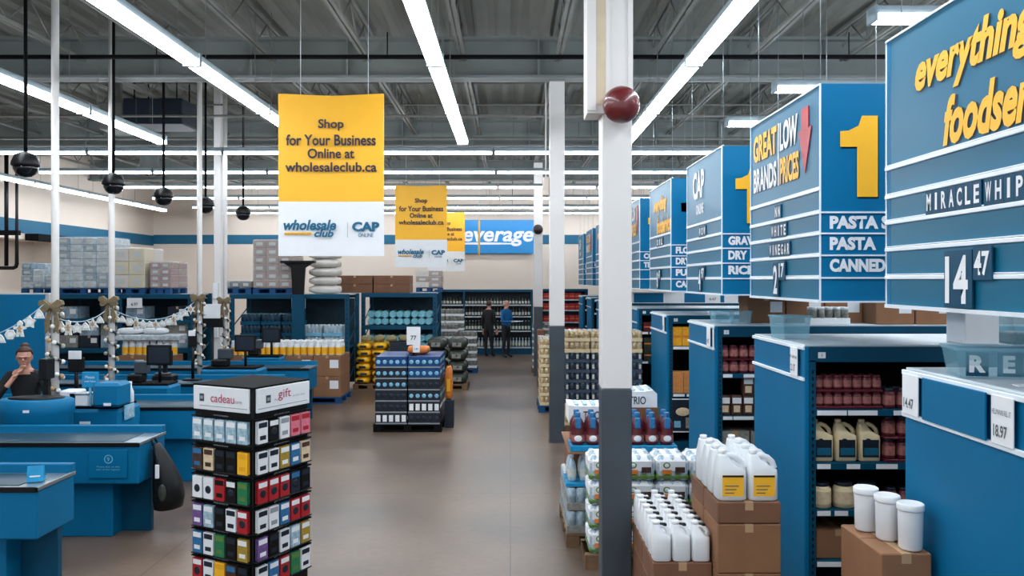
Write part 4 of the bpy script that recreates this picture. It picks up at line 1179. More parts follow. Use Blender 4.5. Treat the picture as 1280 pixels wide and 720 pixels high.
# brown long boxes
P_lbx = Proto(tag2(carton(.83, .7, .20, m_card_d), 'box'))
zr3 = 2.1005
for k in range(2):
    for i in range(2): P_lbx.place((XP(444, 18.7)+i*.86, 18.98, zr3+k*.2035), 0, 'long flat brown box, %s, %s one on the rack behind the navy display' % (('left','right')[i], ('lower','upper')[k]), 'long brown boxes')
w = .85; wrapped('wrapped_film_pallet', .75, .6, .62, 2, 3, [m_wall, m_case_b], 'pale wrapped load on the right end of the rack behind the navy display', (XP(527, 22.4)+.1, 23.7, 2.0505))
# price cards clipped on the racks
def rack_card(px0, px1, pt, pb, Y, s, label):
    t = thing('price_card', label, 'sign', (XP((px0+px1)/2, Y), Y, 0)); hw = (XP(px1,Y)-XP(px0,Y))/2
    c = MB().box(-hw, hw, -.012, -.004, ZP(pb,Y), ZP(pt,Y), .002).build('card', m_paper, t)
    if s: text(s, (0, -.014, ZP((pt+pb)/2+1.5,Y)), FRONT, m_inkgrey, c, w=hw*.9, align='c', valign='c', bold=.03)
    MB().tube([(-hw*.6, .0, ZP(pt,Y)), (-hw*.6, .0, 2.04 if pb < 390 else ZP(pt,Y)+.02)], .006, 6).build('clip', m_steel, t)
    return t
rack_card(364.5, 382, 373, 385.5, 16.93, '6.97', 'white price card hanging from the centre rack beam')
rack_card(159, 178, 372.5, 385, 16.93, '6.97', 'white price card hanging from the far left rack beam')
# goods within rack 2 (centre)
P_tall = Proto(tag2(can_case(.42, .50, .24, 5, 4, m_waterb, m_sky, lids=m_white), 'water pack'))
m_drum = M('black_water_wrap', (40,66,84), .25, var=.3, scale=12, bump=.4, bscale=14)
P_dp = Proto(tag2(can_case(.42, .50, .24, 5, 4, m_drum, m_blue_d, lids=m_sky), 'water pack'))
zl = .9505
for i in range(5):
    for lay in range(3 if i < 3 else 2):
        P = P_dp if i < 3 else P_tall
        P.place((r2a+.36+i*.44, RY+.32, zl+lay*.243), 0, '%s water pack, %s, %s layer in the centre rack' % ('dark' if i < 3 else 'pale', nth(i,5), tier(lay,3)), 'water packs in the centre rack')
t = thing('wire_basket', 'black wire cage of goods on the lower deck of the centre rack', 'cage', ((r2a+r2b)/2, RY+.5, 0))
mb = MB()
for k in range(12): mb.tube([(-1.1+k*.2, -.3, 0), (-1.1+k*.2, -.3, .5)], .008, 4)
for k in range(4): mb.tube([(-1.1, -.3, .02+k*.16), (1.1, -.3, .02+k*.16)], .008, 4)
mb.build('wire_front', m_black2, t); MB().box(-1.05, 1.05, -.2, .3, 0, .45, .02).build('contents', m_dark, t)
# bottles/cases within rack 3
m_roll = M('pale_cyan_wrap', (120,190,206), .3, var=.2, scale=14, bump=.3)
def rollpack():
    mb = MB()
    for i in range(3): mb.lathe([(.075,-.20), (.082,-.18), (.082,.18), (.075,.20)], 14, (-.165+i*.165, 0, .083), axis='y')
    mb.box(-.245, .245, -.17, .17, .02, .13, .02)
    return mb.build('roll_pack', m_roll)
P_rp = Proto(tag2(rollpack(), 'paper roll pack'))
for i in range(3):
    for lay in range(3):
        P_rp.place((r3a+.32+i*.51, 18.6+.30, .6205+lay*.167), 0, 'pale cyan roll pack, %s column, %s, on the lower deck' % (('left','middle','right')[i], tier(lay,3)), 'pale cyan roll packs')
    for lay in range(2):
        P_rp.place((r3a+.32+i*.51, 18.6+.30, 1.3505+lay*.167), 0, 'pale cyan roll pack, %s column, %s, on the upper deck' % (('left','middle','right')[i], ('lower','upper')[lay]), 'pale cyan roll packs')
# goods within the far left rack
P_mx = [Proto(tag2(carton(.40, .5, .26, m, True, nm_), 'box')) for m, nm_ in ((m_greyg, 'grey_case'), (m_case_w2, 'pale_case'), (m_dark, 'navy_case'))]
CXS = [b0+.27+q*.45 for b0 in (r1a, XP(66,RY)-.01, XP(150,RY)) for q in range(3)]
for i in range(9):
    for lev, zz_ in enumerate((.9505, 1.5705, 1.2125)):
        P = P_mx[(i*2+lev)%3]
        if lev == 1 and i % 3 == 1: continue
        P.place((CXS[i], RY+.36, zz_), 0, ('%s on %s deck of the far left rack, %s'+(', upper one' if lev == 2 else '')) % (('grey case','pale case','navy case')[(i*2+lev)%3], ('lower','upper','lower')[lev], nth(i,9)), 'cases in the far left rack')
P_dbag = Proto(tag2(bag(.42, .4, .24, [m_black2], 'dark_bag', 22), 'bag'))
for i in range(7): P_dbag.place((CXS[i+1], RY+.34, .8845 if False else 0.0), .1*(i%3), 'dark bag on the floor under the far left rack, %s' % nth(i,7), 'dark bags under the far left rack')

# ---------------------------------------------------------------- yellow label jar displays
def yjar():
    t = empty('yellow_label_jar')
    MB().lathe([(.055,0), (.062,.01), (.062,.20), (.05,.23), (.045,.235)], 14).build('jar_body', m_jug, t)
    MB().lathe([(.0635,.02), (.0635,.155)], 14, cap=False).build('yellow_label', m_yel, t)
    MB().lathe([(.050,.232), (.052,.24), (.052,.28), (.048,.284)], 14).build('lid', m_white, t)
    return t
P_yj = Proto(tag2(yjar(), 'jar'))
YJ = 15.55
xj0, xj1 = XP(286, YJ), XP(426, YJ)
P_jb = Proto(tag2(carton(.53, .44, .40, m_card, True), 'box'))
put_pallet(2.2, .95, ((xj0+xj1)/2, YJ+.45, 0), 'blue pallet under the yellow labelled jar display', m_palletb)
for i in range(4):
    for j in range(2):
        for lay in range(2):
            P_jb.place((xj0+.28+i*.542, YJ+.23+j*.45, PT+lay*.403), 0, 'cardboard box, %s, %s row, %s layer, under the long jar display' % (nth(i,4), ('front','back')[j], ('lower','upper')[lay]), 'cardboard boxes under the yellow labelled jars')
zjj = PT+.806+.001
for i in range(16):
    for j in range(3): P_yj.place((xj0+.075+i*.136, YJ+.10+j*.136, zjj), 0, 'yellow labelled jar, %s, %s row of the long display' % (nth(i,16), ('front','middle','back')[j]), 'yellow labelled jars on the long display')
# second smaller jar display with white packs on it, behind the checkouts
Y2j = 15.6; xa = XP(150, Y2j)
put_pallet(1.25, .8, (xa+.5, Y2j+.3, 0), 'blue pallet under the small jar display behind the checkouts', m_palletb)
for i in range(2):
    for lay in range(2): P_jb.place((xa+.25+i*.542, Y2j+.2, PT+lay*.403), 0, 'cardboard box, %s, %s layer under the small jar display' % (('left','right')[i], ('lower','upper')[lay]), 'cardboard boxes under the small jar display')
for i in range(8): P_yj.place((xa+.06+i*.136, Y2j+.1, zjj-.0), 0, 'yellow labelled jar, %s on the small display behind the checkouts' % nth(i,8), 'yellow labelled jars on the small display')
tag(MB().box(xa-.25, xa+1.15, Y2j-.02, Y2j+.4, zjj+.285, zjj+.40, .02).build('white_slab_pack', m_case_w), 'long white pack lying across the yellow labelled jars', 'pack')
P_wp = Proto(tag2(bag(.50, .34, .13, [m_jug], 'white_pack', 31), 'bag'))
for i in range(2): P_wp.place((xa+.12+i*.50, Y2j+.18, zjj+.4005), .15*(1-2*i), 'white rounded pack, %s one on top of the long white pack' % ('left','right')[i], 'white packs over the small jar display')

# ---------------------------------------------------------------- beverage shelving and the red shelf
def wall_shelf(x0, x1, y, label, levels, top, posts):
    t = thing('beverage_shelving', label, 'shelving', (0, y, 0))
    MB().box(x0, x1, .42, .46, 0, top).build('back_board', m_dark, t)
    MB().box(x0, x1, .0, .46, top-.08, top, .004).build('canopy', m_blue_d, t)
    for p in posts: MB().box(p-.03, p+.03, -.01, .44, 0, top, .004).build('upright', m_blue_d, t)
    MB().box(x0, x1, .0, .44, 0, .18, .004).build('plinth', m_blue_d, t)
    for z in levels:
        s = MB().box(x0+.03, x1-.03, .0, .42, z-.03, z).build('shelf', m_blue_d, t)
        MB().box(x0+.03, x1-.03, -.008, 0, z-.035, z+.008).build('price_strip', m_steelw, s)
    return t
BY = 25.8
xb0, xb1 = XP(543, BY), XP(666, BY)
LV = [ZP(p, BY) for p in (381, 395.5, 413.5, 434)]
wall_shelf(xb0, xb1, BY, 'dark blue beverage shelving along the back wall', LV, 2.09, [xb0+.03, XP(580, BY), xb1-.03])
def btl(h, r, body, cap):
    mb = MB(); mb.lathe([(r,0), (r,h*.55), (r*.75,h*.66), (r*.33,h*.78), (r*.30,h*.93)], 8); mb.lathe([(r*1.04,h*.15), (r*1.04,h*.46)], 8, mi=1, cap=False); mb.lathe([(r*.36,h*.90), (r*.36,h)], 8, mi=2)
    return mb.build('glass_bottle', [body, m_blabel, cap])
Pb = [Proto(tag2(btl(.27, .036, m_bottle, m_black), 'bottle')), Proto(tag2(btl(.30, .036, m_bottle, m_gold), 'bottle')), Proto(tag2(btl(.33, .038, M('green_bottle',(40,70,60),.15), m_blabel), 'bottle')), Proto(tag2(btl(.30, .04, m_waterb, m_white), 'bottle'))]
for li, z in enumerate(LV):
    n = 30
    P = Pb[(0, 1, 2, 3)[li]]
    for k in range(n):
        x = xb0+.12+k*(xb1-xb0-.24)/(n-1)
        if abs(x-XP(580, BY)) < .075: continue
        P.place((x, BY+.08, z+.001), 0, ('dark short bottle on the top shelf of the beverage shelving', 'bottle with tan cap on the second shelf of the beverage shelving', 'green glass bottle on the third shelf of the beverage shelving', 'clear bottle on the lowest shelf of the beverage shelving')[li], ('short bottles on the top beverage shelf','tan capped bottles on the second beverage shelf','green bottles on the third beverage shelf','clear bottles on the lowest beverage shelf')[li])
xr0, xr1 = xb1+.12, XP(735, 26.6)
wall_shelf(xr0, xr1, 26.6, 'dark shelving with red packages right of the third column', [1.75, 1.4, 1.0, .6], 2.1, [xr0+.03, xr1-.03])
P_rd = Proto(tag2(ybox(.19, .22, m_red, 'red_package'), 'box'))
for li, z in enumerate((1.75, 1.4, 1.0, .6)):
    for k in range(7): P_rd.place((xr0+.16+k*.21, 26.75, z+.001), 0, 'red package, %s on the %s shelf right of the third column' % (nth(k,7), ('top','second','third','lowest')[li]), 'red packages right of the third column')
# ---------------------------------------------------------------- checkouts
CX = -3.42
def checkout(y0, depth, left, label, lane=None):
    t = thing('checkout_counter', label, 'checkout counter', (CX, y0, 0)); L = CX-left
    MB().box(-L, 0, 0, depth, .52, .88, .012).build('counter_body', m_blue, t)
    tp = MB().box(-L, 0.0, 0.0, depth, .8805, .90, .004).build('counter_rim', m_steel, t)
    MB().box(-L+.02, -.16, .05, depth-.10, .896, .906, .002).build('conveyor_belt', m_beltrub, t)
    MB().box(-L, .01, depth-.06, depth, .88, .97, .006).build('rear_ledge', m_blue, t)
    MB().box(-L, .012, -.012, 0, .865, .905, .004).build('front_bumper', m_black, t)
    MB().box(-.01, .012, -.012, depth, .875, .905, .004).build('end_bumper', m_steel, t)
    MB().box(-1.0, -.30, .12, depth-.05, 0, .52, .006).build('pedestal', m_blue, t)
    MB().box(-L, -1.5, .12, depth-.05, 0, .52, .006).build('pedestal', m_blue_d, t)
    MB().box(-.30, -.02, .30, .36, 0, .52, .004).build('end_leg', m_blue_d, t)
    if lane:
        pl = MB().box(-.45, -.10, -.016, -.012, .58, .84, .002).build('lane_plate', m_blue_s, t)
        mb = MB(); n = 24; vs = []; fs = []
        for k in range(n):
            a = 2*PI*k/n
            for r in (.040, .032): vs.append((-.27+r*math.cos(a), -.0165, .755+r*math.sin(a)))
        for k in range(n): fs.append((2*k, 2*((k+1)%n), 2*((k+1)%n)+1, 2*k+1))
        mb.add(vs, fs).build('lane_ring', m_sky, pl)
        text(lane, (-.27, -.018, .755), FRONT, m_sky, pl, h=.036, align='c', valign='c', bold=.02, depth=.001)
        text('Please stay on this', (-.27, -.018, .675), FRONT, m_sky, pl, w=.21, h=.018, align='c', depth=.001)
        text('side of the register', (-.27, -.018, .650), FRONT, m_sky, pl, w=.22, h=.018, align='c', depth=.001)
    return t
checkout(5.78, .50, -6.6, 'nearest blue checkout counter at the bottom left corner')
checkout(7.36, .56, -8.6, 'large blue checkout counter marked with lane number 9', '9')
checkout(9.42, .62, -9.6, 'third blue checkout counter from the front, behind the gift rack')
checkout(11.5, .62, -9.8, 'fourth blue checkout counter from the front')
checkout(13.55, .62, -8.0, 'farthest blue checkout counter, in front of the cardboard boxes')
# register pods behind the belts
def pod(x, y, h, w, d, label, mon=True, rz=0):
    t = thing('register_stand', label, 'cash register stand', (x, y, 0), rz)
    MB().box(-w/2, w/2, -d/2, d/2, 0, h, .03).build('stand_body', m_blue, t)
    MB().box(-w/2+.03, w/2-.03, -d/2+.03, d/2-.03, h, h+.03, .01).build('stand_top', m_black2, t)
    MB().box(-w*.1, w*.06, -d/2-.004, -d/2, h-.16, h-.13).build('name_tag', m_paper, t)
    if mon:
        mt = MB().tube([(w*.2, 0, h+.02), (w*.2, 0, h+.34)], .022, 8).build('monitor_arm', m_black, t)
        MB().box(w*.2-.17, w*.2+.17, -.035, -.01, h+.26, h+.53, .01).build('monitor', m_black, t)
        MB().box(w*.2-.14, w*.2+.14, -.038, -.034, h+.29, h+.50).build('screen', m_dark, t)
        MB().box(-w*.38, -w*.10, -.10, .10, h+.03, h+.14, .02).build('receipt_printer', m_black, t)
        MB().box(-w*.30, -w*.05, .0, .12, h+.14, h+.30, .01).build('keypad', m_cold, t)
    return t
def rounded_pod():
    t = thing('bagging_carousel', 'low rounded blue pod with a black oval top by the cashier', 'bagging stand', (XP(42, 8.15), 8.20, 0))
    MB().lathe([(.36,0), (.36,1.02), (.38,1.05), (.38,1.17), (.34,1.19)], 32, sy=.6).build('pod_body', m_blue, t)
    MB().lathe([(.28,1.188), (.28,1.20), (.10,1.205)], 28, sy=.58).build('black_top', m_black, t)
    MB().box(0, .06, -.233, -.226, 1.075, 1.10).build('white_tag', m_paper, t)
rounded_pod()
t = thing('black_monitor_post', 'tall black monitor post in front of the cashier', 'monitor', (XP(53, 8.5), 8.58, 0))
MB().box(-.03, .03, -.03, .03, 0, 1.5, .008).build('post', m_black, t); MB().box(-.04, .04, -.09, .09, 1.34, 1.56, .01).build('monitor', m_black, t); MB().box(-.07, .07, -.12, .12, 0, .02, .004).build('foot', m_black, t)
P = pod(XP(111, 8.7), 8.90, 1.0, .72, .5, 'blue register stand right of the cashier', False)
# clutter on that stand
t = thing('receipt_printer', 'white printer on the blue register stand right of the cashier', 'printer', (XP(92, 8.7), 8.76, 1.0305)); MB().box(-.14, .06, -.1, .1, 0, .17, .015).build('printer_body', m_white, t); MB().box(-.02, .04, -.102, -.1, .03, .14).build('paper_slot', m_black, t)
t = thing('paper_bin', 'small white bin beside the white printer', 'bin', (XP(104, 8.7), 8.74, 1.0305)); MB().box(-.07, .07, -.08, .08, 0, .13, .01).build('bin_body', m_white, t); MB().box(-.075, .075, -.085, .085, .12, .14, .004).build('rim', m_steel, t)
t = thing('notice_holder', 'blue notice card in a clear holder on the register stand', 'sign', (XP(113, 8.7), 8.70, 1.0305))
c = MB().box(-.09, .09, -.006, .006, .20, .37, .004).build('notice_card', m_cyan, t); text('Please', (0, -.008, .30), FRONT, m_paper, c, w=.10, align='c'); text('wait here', (0, -.008, .26), FRONT, m_paper, c, w=.12, align='c'); MB().box(-.01, .01, -.01, .01, 0, .2).build('stem', m_sky, t)
t = thing('blue_console', 'plain blue console box on the right half of the register stand', 'console', (XP(133, 8.6), 8.72, 1.0305)); MB().box(-.15, .15, -.14, .14, 0, .26, .03).build('console_body', m_blue, t); MB().box(-.02, .06, -.144, -.14, .02, .05).build('tag', m_paper, t)
t = thing('spray_bottle', 'white spray bottle right of the blue console', 'bottle', (XP(152.5, 8.6), 8.66, 1.0305+0)); MB().lathe([(.03,0),(.034,.01),(.034,.12),(.014,.17),(.012,.20)], 14).build('bottle_body', m_jug, t); MB().box(-.03, .015, -.01, .01, .20, .235, .006).build('trigger', m_white, t)
t.location.z = 0; t.location = (XP(143.5, 8.6), 8.96, 1.0305)
t = thing('framed_notice', 'pale framed notice on the end of the register stand', 'sign', (XP(158, 8.72), 8.60, 0))
MB().box(-.005, .012, -.10, .12, .905 if False else .90, 1.06, .004).build('frame', m_sky, t)
t.location = (XP(111, 8.7)+.360+.016, 8.82, -.08)
MB().box(.012, .015, -.075, .095, .92, 1.04).build('sheet', m_silver, t)
t.location.z = -.03
pod(-4.85, 10.75, 1.0, .7, .40, 'register stand with black monitor at the second pole')
pod(-4.40, 12.75, 1.0, .9, .5, 'register stand with black monitor behind the fourth counter')
pod(-4.5, 14.6, 1.0, .7, .36, 'farthest register stand with black monitor')
# equipment on counters
def monitor_card(px, pt, pb, Y, w, zbase, label):
    t = thing('card_display', label, 'monitor', (XP(px, Y), Y, zbase)); z1, z0 = ZP(pt, Y)-zbase, ZP(pb, Y)-zbase
    MB().box(-w/2, w/2, -.012, .0, z0, z1, .004).build('white_sheet', m_paper, t)
    MB().box(-w*.62, w*.62, .001, .05, z0-.16, z0+.02, .01).build('monitor_body', m_black, t)
    MB().tube([(0, .03, 0), (0, .03, z0-.1)], .025, 8).build('stand', m_black, t); MB().box(-.12, .12, -.06, .10, 0, .02, .005).build('foot', m_black, t)
    return t
monitor_card(94, 438.5, 449, 9.9, .16, .91, 'white sheet on a black monitor behind the first pole')
monitor_card(240, 413, 420, 11.9, .10, .91, 'small white card on a black pole display above the fourth counter')
monitor_card(265, 380, 398, 14.2, .30, 0, 'white display board beside the thick white post')
for px, Y, lb in ((208, 11.85, 'black register equipment on the fourth counter, left of centre'),):
    t = thing('register_equipment', lb, 'cash register', (XP(px, Y), Y-.05, .9065 if Y < 13.5 else .9065))
    MB().box(-.15, .15, -.12, .12, 0, .10, .02).build('base_unit', m_black, t); MB().box(-.03, .03, -.02, .04, .1, .30, .01).build('neck', m_black, t); MB().box(-.13, .13, -.05, -.02, .24, .46, .01).build('screen', m_black, t)
    MB().box(-.12, .08, -.10, .05, .10, .13, .01).build('keyboard', m_cold, t)
t = thing('notice_card', 'light blue folded notice leaning on the nearest counter', 'sign', (XP(45, 5.95), 5.95, .907), .3)
c = MB().prism([(-.04,0), (.04,0), (.005,.11), (-.005,.11)], -.055, .055, 'x').build('folded_card', m_cyan, t)
MB().box(-.035, .035, -.033, -.029, .035, .045).build('print_line', m_paper, c)
t = thing('wire_mark', 'small white basket cut-out on the nearest counter front', 'decal', (XP(10, 5.76), 5.764, .60)) if False else None
# black shopping bag hanging at the end
t = thing('black_bag', 'black bag with a white tag hanging from the end of the lane 9 counter', 'bag', (CX+.02, 7.62, 0))
mb = MB(); rings = [(.845,.035,.02,.05), (.78,.05,.045,.09), (.66,.085,.075,.13), (.50,.13,.115,.165), (.34,.16,.135,.185), (.25,.15,.12,.17), (.225,.14,.07,.10)]
n = 20; vs = [(cx_+rx*math.cos(2*PI*k/n)*(1+.10*math.sin(3*2*PI*k/n+z*9)), ry*math.sin(2*PI*k/n)*(1+.08*math.cos(4*2*PI*k/n+z*7)), z) for (z, cx_, rx, ry) in rings for k in range(n)]
fs = [tuple(range(n)), tuple((len(rings)-1)*n+k for k in range(n))]
for i in range(len(rings)-1):
    for k in range(n): fs.append((i*n+k, i*n+(k+1)%n, (i+1)*n+(k+1)%n, (i+1)*n+k))
mb.add(vs, fs, 0, True); mb.build('bag_body', m_black, t)
MB().tube([(.02,-.05,.83), (.0,-.03,.885), (.0,.03,.885), (.02,.05,.83)], .01, 6).build('bag_handle', m_black, t)
MB().box(.09, .13, -.175, -.165, .55, .68, .008).build('white_tag', m_paper, t); MB().ell((.16,-.178,.42), (.04,.02,.08), 10, 8).build('green_patch', m_olive, t)
t = thing('dark_bin', 'dark bin under the nearest counter end', 'bin', (-4.15, 6.62, 0)); MB().lathe([(.16,0), (.2,.02), (.23,.5), (.24,.52)], 20).build('bin_body', m_black, t); MB().lathe([(.242,.50), (.242,.53), (.22,.53)], 20, cap=False).build('rim', m_black2, t)

# blue partition behind the cashier
t = thing('blue_partition', 'large flat blue partition behind the cashier', 'partition', (0, 11.05, 0))
MB().box(-9.2, XP(58, 11.05), -.03, .03, 0, ZP(368, 11.05), .006).build('panel', m_blue, t)
MB().box(XP(58, 11.05), XP(58, 11.05)+.05, -.03, .03, 0, ZP(368, 11.05), .004).build('edge_post', m_wall_lo, t); MB().box(-9.2, XP(58, 11.05)+.05, -.034, .034, ZP(368, 11.05), ZP(368, 11.05)+.02).build('top_cap', m_steelw, t)
MB().box(XP(7, 11.05), XP(12, 11.05), -.036, -.03, ZP(376, 11.05), ZP(371, 11.05)).build('switch_plate', m_blue_s, t)

# white poles with bows and berry garlands
poles = [(69, 8.9, .040), (139.5, 10.95, .040), (249.5, 13.0, .040), (281.5, 14.42, .038)]
PX = []
def bow(t, z, s=1.0, fy=-.06):
    b = empty('bow', (0, fy, z)); b.parent = t
    for sg in (-1, 1):
        for (q, an) in ((1.0, .45), (.85, -.25)):
            ca, sa = math.cos(an), math.sin(an); out = [(0,-.012), (.05,-.035), (.11,-.055), (.16,-.035), (.17,.015), (.13,.05), (.06,.035), (0,.012)]
            pl = [(sg*(u*ca-v*sa)*s*q, (u*sa+v*ca)*s*q) for u, v in out][::sg]
            MB().prism(pl, -.045*q, .015, 'y').build('bow_loop', m_gold, b)
        mb = MB(); mb.prism([(sg*.0,0), (sg*.04*s,-.02), (sg*.10*s,-.20*s), (sg*.085*s,-.36*s), (sg*.055*s,-.31*s), (sg*.02*s,-.35*s), (sg*.03*s,-.15*s)][::sg], -.012, .006, 'y'); mb.build('ribbon_tail', m_gold, b)
    MB().ell((0,-.01,.01), (.03,.035,.035), 10, 8).build('knot', m_gold, b)
for k, (px, Y, r) in enumerate(poles):
    x = XP(px, Y); PX.append((x, Y))
    t = thing('white_pole', ('first','second','third','fourth')[k]+' white checkout pole from the left, tied with a burlap bow', 'pole', (x, Y, 0))
    MB().tube([(0,0,0), (0,0,6.1)], r, 14).build('pole_shaft', m_colw, t); MB().lathe([(.09,0), (.09,.015), (.05,.02)], 16).build('foot_plate', m_steel, t)
    bow(t, 2.10 if k < 3 else 2.02, .82 if k < 2 else .75)
    g = empty('berry_garland'); g.parent = t
    pts = []; z0, z1 = 1.0, 2.02
    for i in range(61):
        a = i*.62; pts.append((math.cos(a)*(r+.015), math.sin(a)*(r+.015), z1+(z0-z1)*i/60))
    MB().tube(pts, .016, 5).build('vine', m_olive, g)
    for mi, (mat, nmn) in enumerate(((m_orn, 'white_berries'), (m_orn2, 'tan_berries'))):
        mb = MB()
        for i in range(mi, 46, 2 if mi == 0 else 3):
            a = i*.81; mb.ell((math.cos(a)*(r+.034), math.sin(a)*(r+.034), z1+(z0-z1)*i/46), (.027,.027,.027), 8, 6)
        o = mb.build(nmn, mat, g); o['kind'] = 'stuff'
# thick post with hanging fixtures
t = thing('thick_white_post', 'thicker square white post between the third and fourth white poles', 'post', (XP(273, 15.0), 15.0, 0))
MB().box(-.065, .065, -.065, .065, 0, 6.1, .008).build('post_shaft', m_colw, t); MB().box(-.065, .03, -.12, -.081, 1.33, 2.35, .008).build('cable_cover', m_white, t); MB().box(-.05, .035, -.16, -.12, 2.05, 2.2, .008).build('outlet_box', m_white, t)

# garlands strung between the poles
def star(r, r2=.45, n=6):
    return [((r if k % 2 == 0 else r*r2)*math.cos(PI/2+PI*k/n), (r if k % 2 == 0 else r*r2)*math.sin(PI/2+PI*k/n)) for k in range(2*n)]
def bell(r): return [(-r,-r*.7), (r,-r*.7), (r*.85,-r*.4), (r*.6,r*.3), (r*.3,r*.7), (0,r), (-r*.3,r*.7), (-r*.6,r*.3), (-r*.85,-r*.4)]
def ginger(r): return [(-r*.5,-r), (-r*.12,-r), (0,-r*.5), (r*.12,-r), (r*.5,-r), (r*.35,-r*.1), (r*.8,r*.0), (r*.8,r*.3), (r*.3,r*.35), (r*.35,r*.8), (0,r*1.1), (-r*.35,r*.8), (-r*.3,r*.35), (-r*.8,r*.3), (-r*.8,0), (-r*.35,-r*.1)]
def hexa(r): return [(r*math.cos(PI*k/3), r*math.sin(PI*k/3)) for k in range(6)]
def garland(a, b, sag, n, label, off=0):
    t = thing('ornament_garland', label, 'garland', (0,0,0))
    a, b = Vector(a)+Vector((0,-.05,0)), Vector(b)+Vector((0,-.05,0))
    def pt(u): p = a.lerp(b, u); return Vector((p.x, p.y, p.z-sag*4*u*(1-u)))
    t.location = a
    MB().tube([pt(i/20)-a for i in range(21)], .006, 5).build('string', m_silver, t)
    for k in range(n):
        u = (k+.7)/(n+.4); p = pt(u)-a
        shp = [star(.085), bell(.055), hexa(.06), ginger(.085), star(.075, .6, 5), bell(.06)][(k+off)%6]
        o = MB().prism(shp, -.008, .008, 'y').build(['snowflake','bell','round_cookie','gingerbread_figure','star','bell'][(k+off)%6], m_orn, t)
        o.location = (p.x, p.y-.012, p.z-.075)
        MB().prism([(q[0]*.45, q[1]*.45) for q in shp], -.011, -.008, 'y').build('icing', m_orn2 if (k+off)%3 == 0 else m_paper, o)
    return t
g0 = W(-40, 425, 8.7)
garland(g0, (PX[0][0]-.04, PX[0][1]-.045, 2.16), .10, 8, 'garland of white ornaments before the blue partition', 4)
garland((PX[0][0]+.03, PX[0][1]-.05, 2.0), (PX[1][0]-.04, PX[1][1]-.045, 1.98), .10, 6, 'garland of ornaments between the first and second poles', 2)
garland((PX[1][0]+.03, PX[1][1]-.05, 2.02), (PX[2][0]-.04, PX[2][1]-.045, 2.05), .22, 13, 'garland of ornaments between the second and third poles', 0)

# ---------------------------------------------------------------- gift card rack
ang = math.radians(27)
gr = thing('gift_card_rack', 'black square gift card rack with cadeau and gift header panels', 'display rack', (-1.645, 5.11, 0), -ang)
# local frame: front corner at the origin, left face along -x, right face along +y
S = .52
MB().box(-S, 0, 0, S, .12, 1.70, .006).build('rack_body', m_black, gr)
MB().box(-S-.03, .03, -.03, S+.03, 0, .12, .01).build('rack_base', m_black2, gr)
MB().box(-S-.006, .006, -.006, S+.006, 1.70, 1.712).build('top_cap', m_black2, gr)
hl_ = MB().box(-S+.004, -.022, -.016, -.001, 1.545, 1.70, .002).build('left_header', m_white, gr)
text('cadeau', (-S*.68, -.018, 1.60), FRONT, m_magenta, hl_, w=.21, h=.055, depth=.001)
mb = MB(); mb.box(-S*.88, -S*.80, -.0185, -.016, 1.60, 1.65, .004).build('bag_icon', m_cold, hl_); MB().box(-S*.865, -S*.815, -.0195, -.0185, 1.615, 1.635).build('icon_card', m_grey, hl_)
MB().box(-S*.88, -.03, -.0175, -.016, 1.570, 1.574).build('grey_line', m_grey, hl_)
text('carte', (-S*.26, -.018, 1.605), FRONT, m_grey, hl_, w=.06, depth=.001)
RF = (PI/2, 0, PI/2)
hr_ = MB().box(.001, .016, .022, S-.004, 1.545, 1.70, .002).build('right_header', m_white, gr)
text('gift', (.018, S*.40, 1.60), RF, m_magenta, hr_, w=.12, h=.075, depth=.001)
text('the', (.018, S*.33, 1.605), RF, m_grey, hr_, w=.03, depth=.001); text('card for them', (.018, S*.66, 1.612), RF, m_grey, hr_, w=.12, depth=.001)
MB().box(.016, .0185, S*.19, S*.27, 1.60, 1.65, .004).build('bag_icon', m_cold, hr_); MB().box(.0185, .0195, S*.205, S*.255, 1.615, 1.635).build('icon_card', m_grey, hr_)
MB().box(.016, .0175, .03, S*.95, 1.568, 1.572).build('grey_line', m_grey, hr_)
rowz = [1.35, 1.155, .965, .78, .60, .42]
for k, z in enumerate(rowz):
    MB().box(-S, 0, -.03, 0, z+.150, z+.158).build('left_row_ledge', m_black2, gr); MB().box(0, .03, 0, S, z+.150, z+.158).build('right_row_ledge', m_black2, gr)
    text('cartes prepayees', (-S*.60, -.032, z+.162), FRONT, m_grey, gr, w=.13, h=.012, depth=.001); text('gift cards here', (.032, S*.30, z+.162), RF, m_grey, gr, w=.14, h=.012, depth=.001)
    MB().box(-S, 0, -.034, -.001, z-.012, z-.004, .002).build('left_peg_lip', m_black, gr); MB().box(.001, .034, 0, S, z-.012, z-.004, .002).build('right_peg_lip', m_black, gr)
def gcard(main, stripe, deco):
    mb = MB(); w, h = .088, .142
    for q in range(3): mb.box(-w/2, w/2, -.004-q*.010, -.001-q*.010, 0-.001*q, h-.001*q, .001, 0)
    f = -.0245
    mb.box(-w*.42, w*.42, f-.0005, f+.001, h*.70, h*.93, 0, 1)
    if deco: mb.lathe([(.026, f), (.026, f-.001), (.015,f-.0015)], 14, (0, 0, h*.42), axis='y', mi=2)
    else: mb.box(-w*.30, w*.30, f-.0005, f+.001, h*.15, h*.34, 0, 2)
    return mb.build('gift_card', [main, stripe, m_dark if deco else stripe])
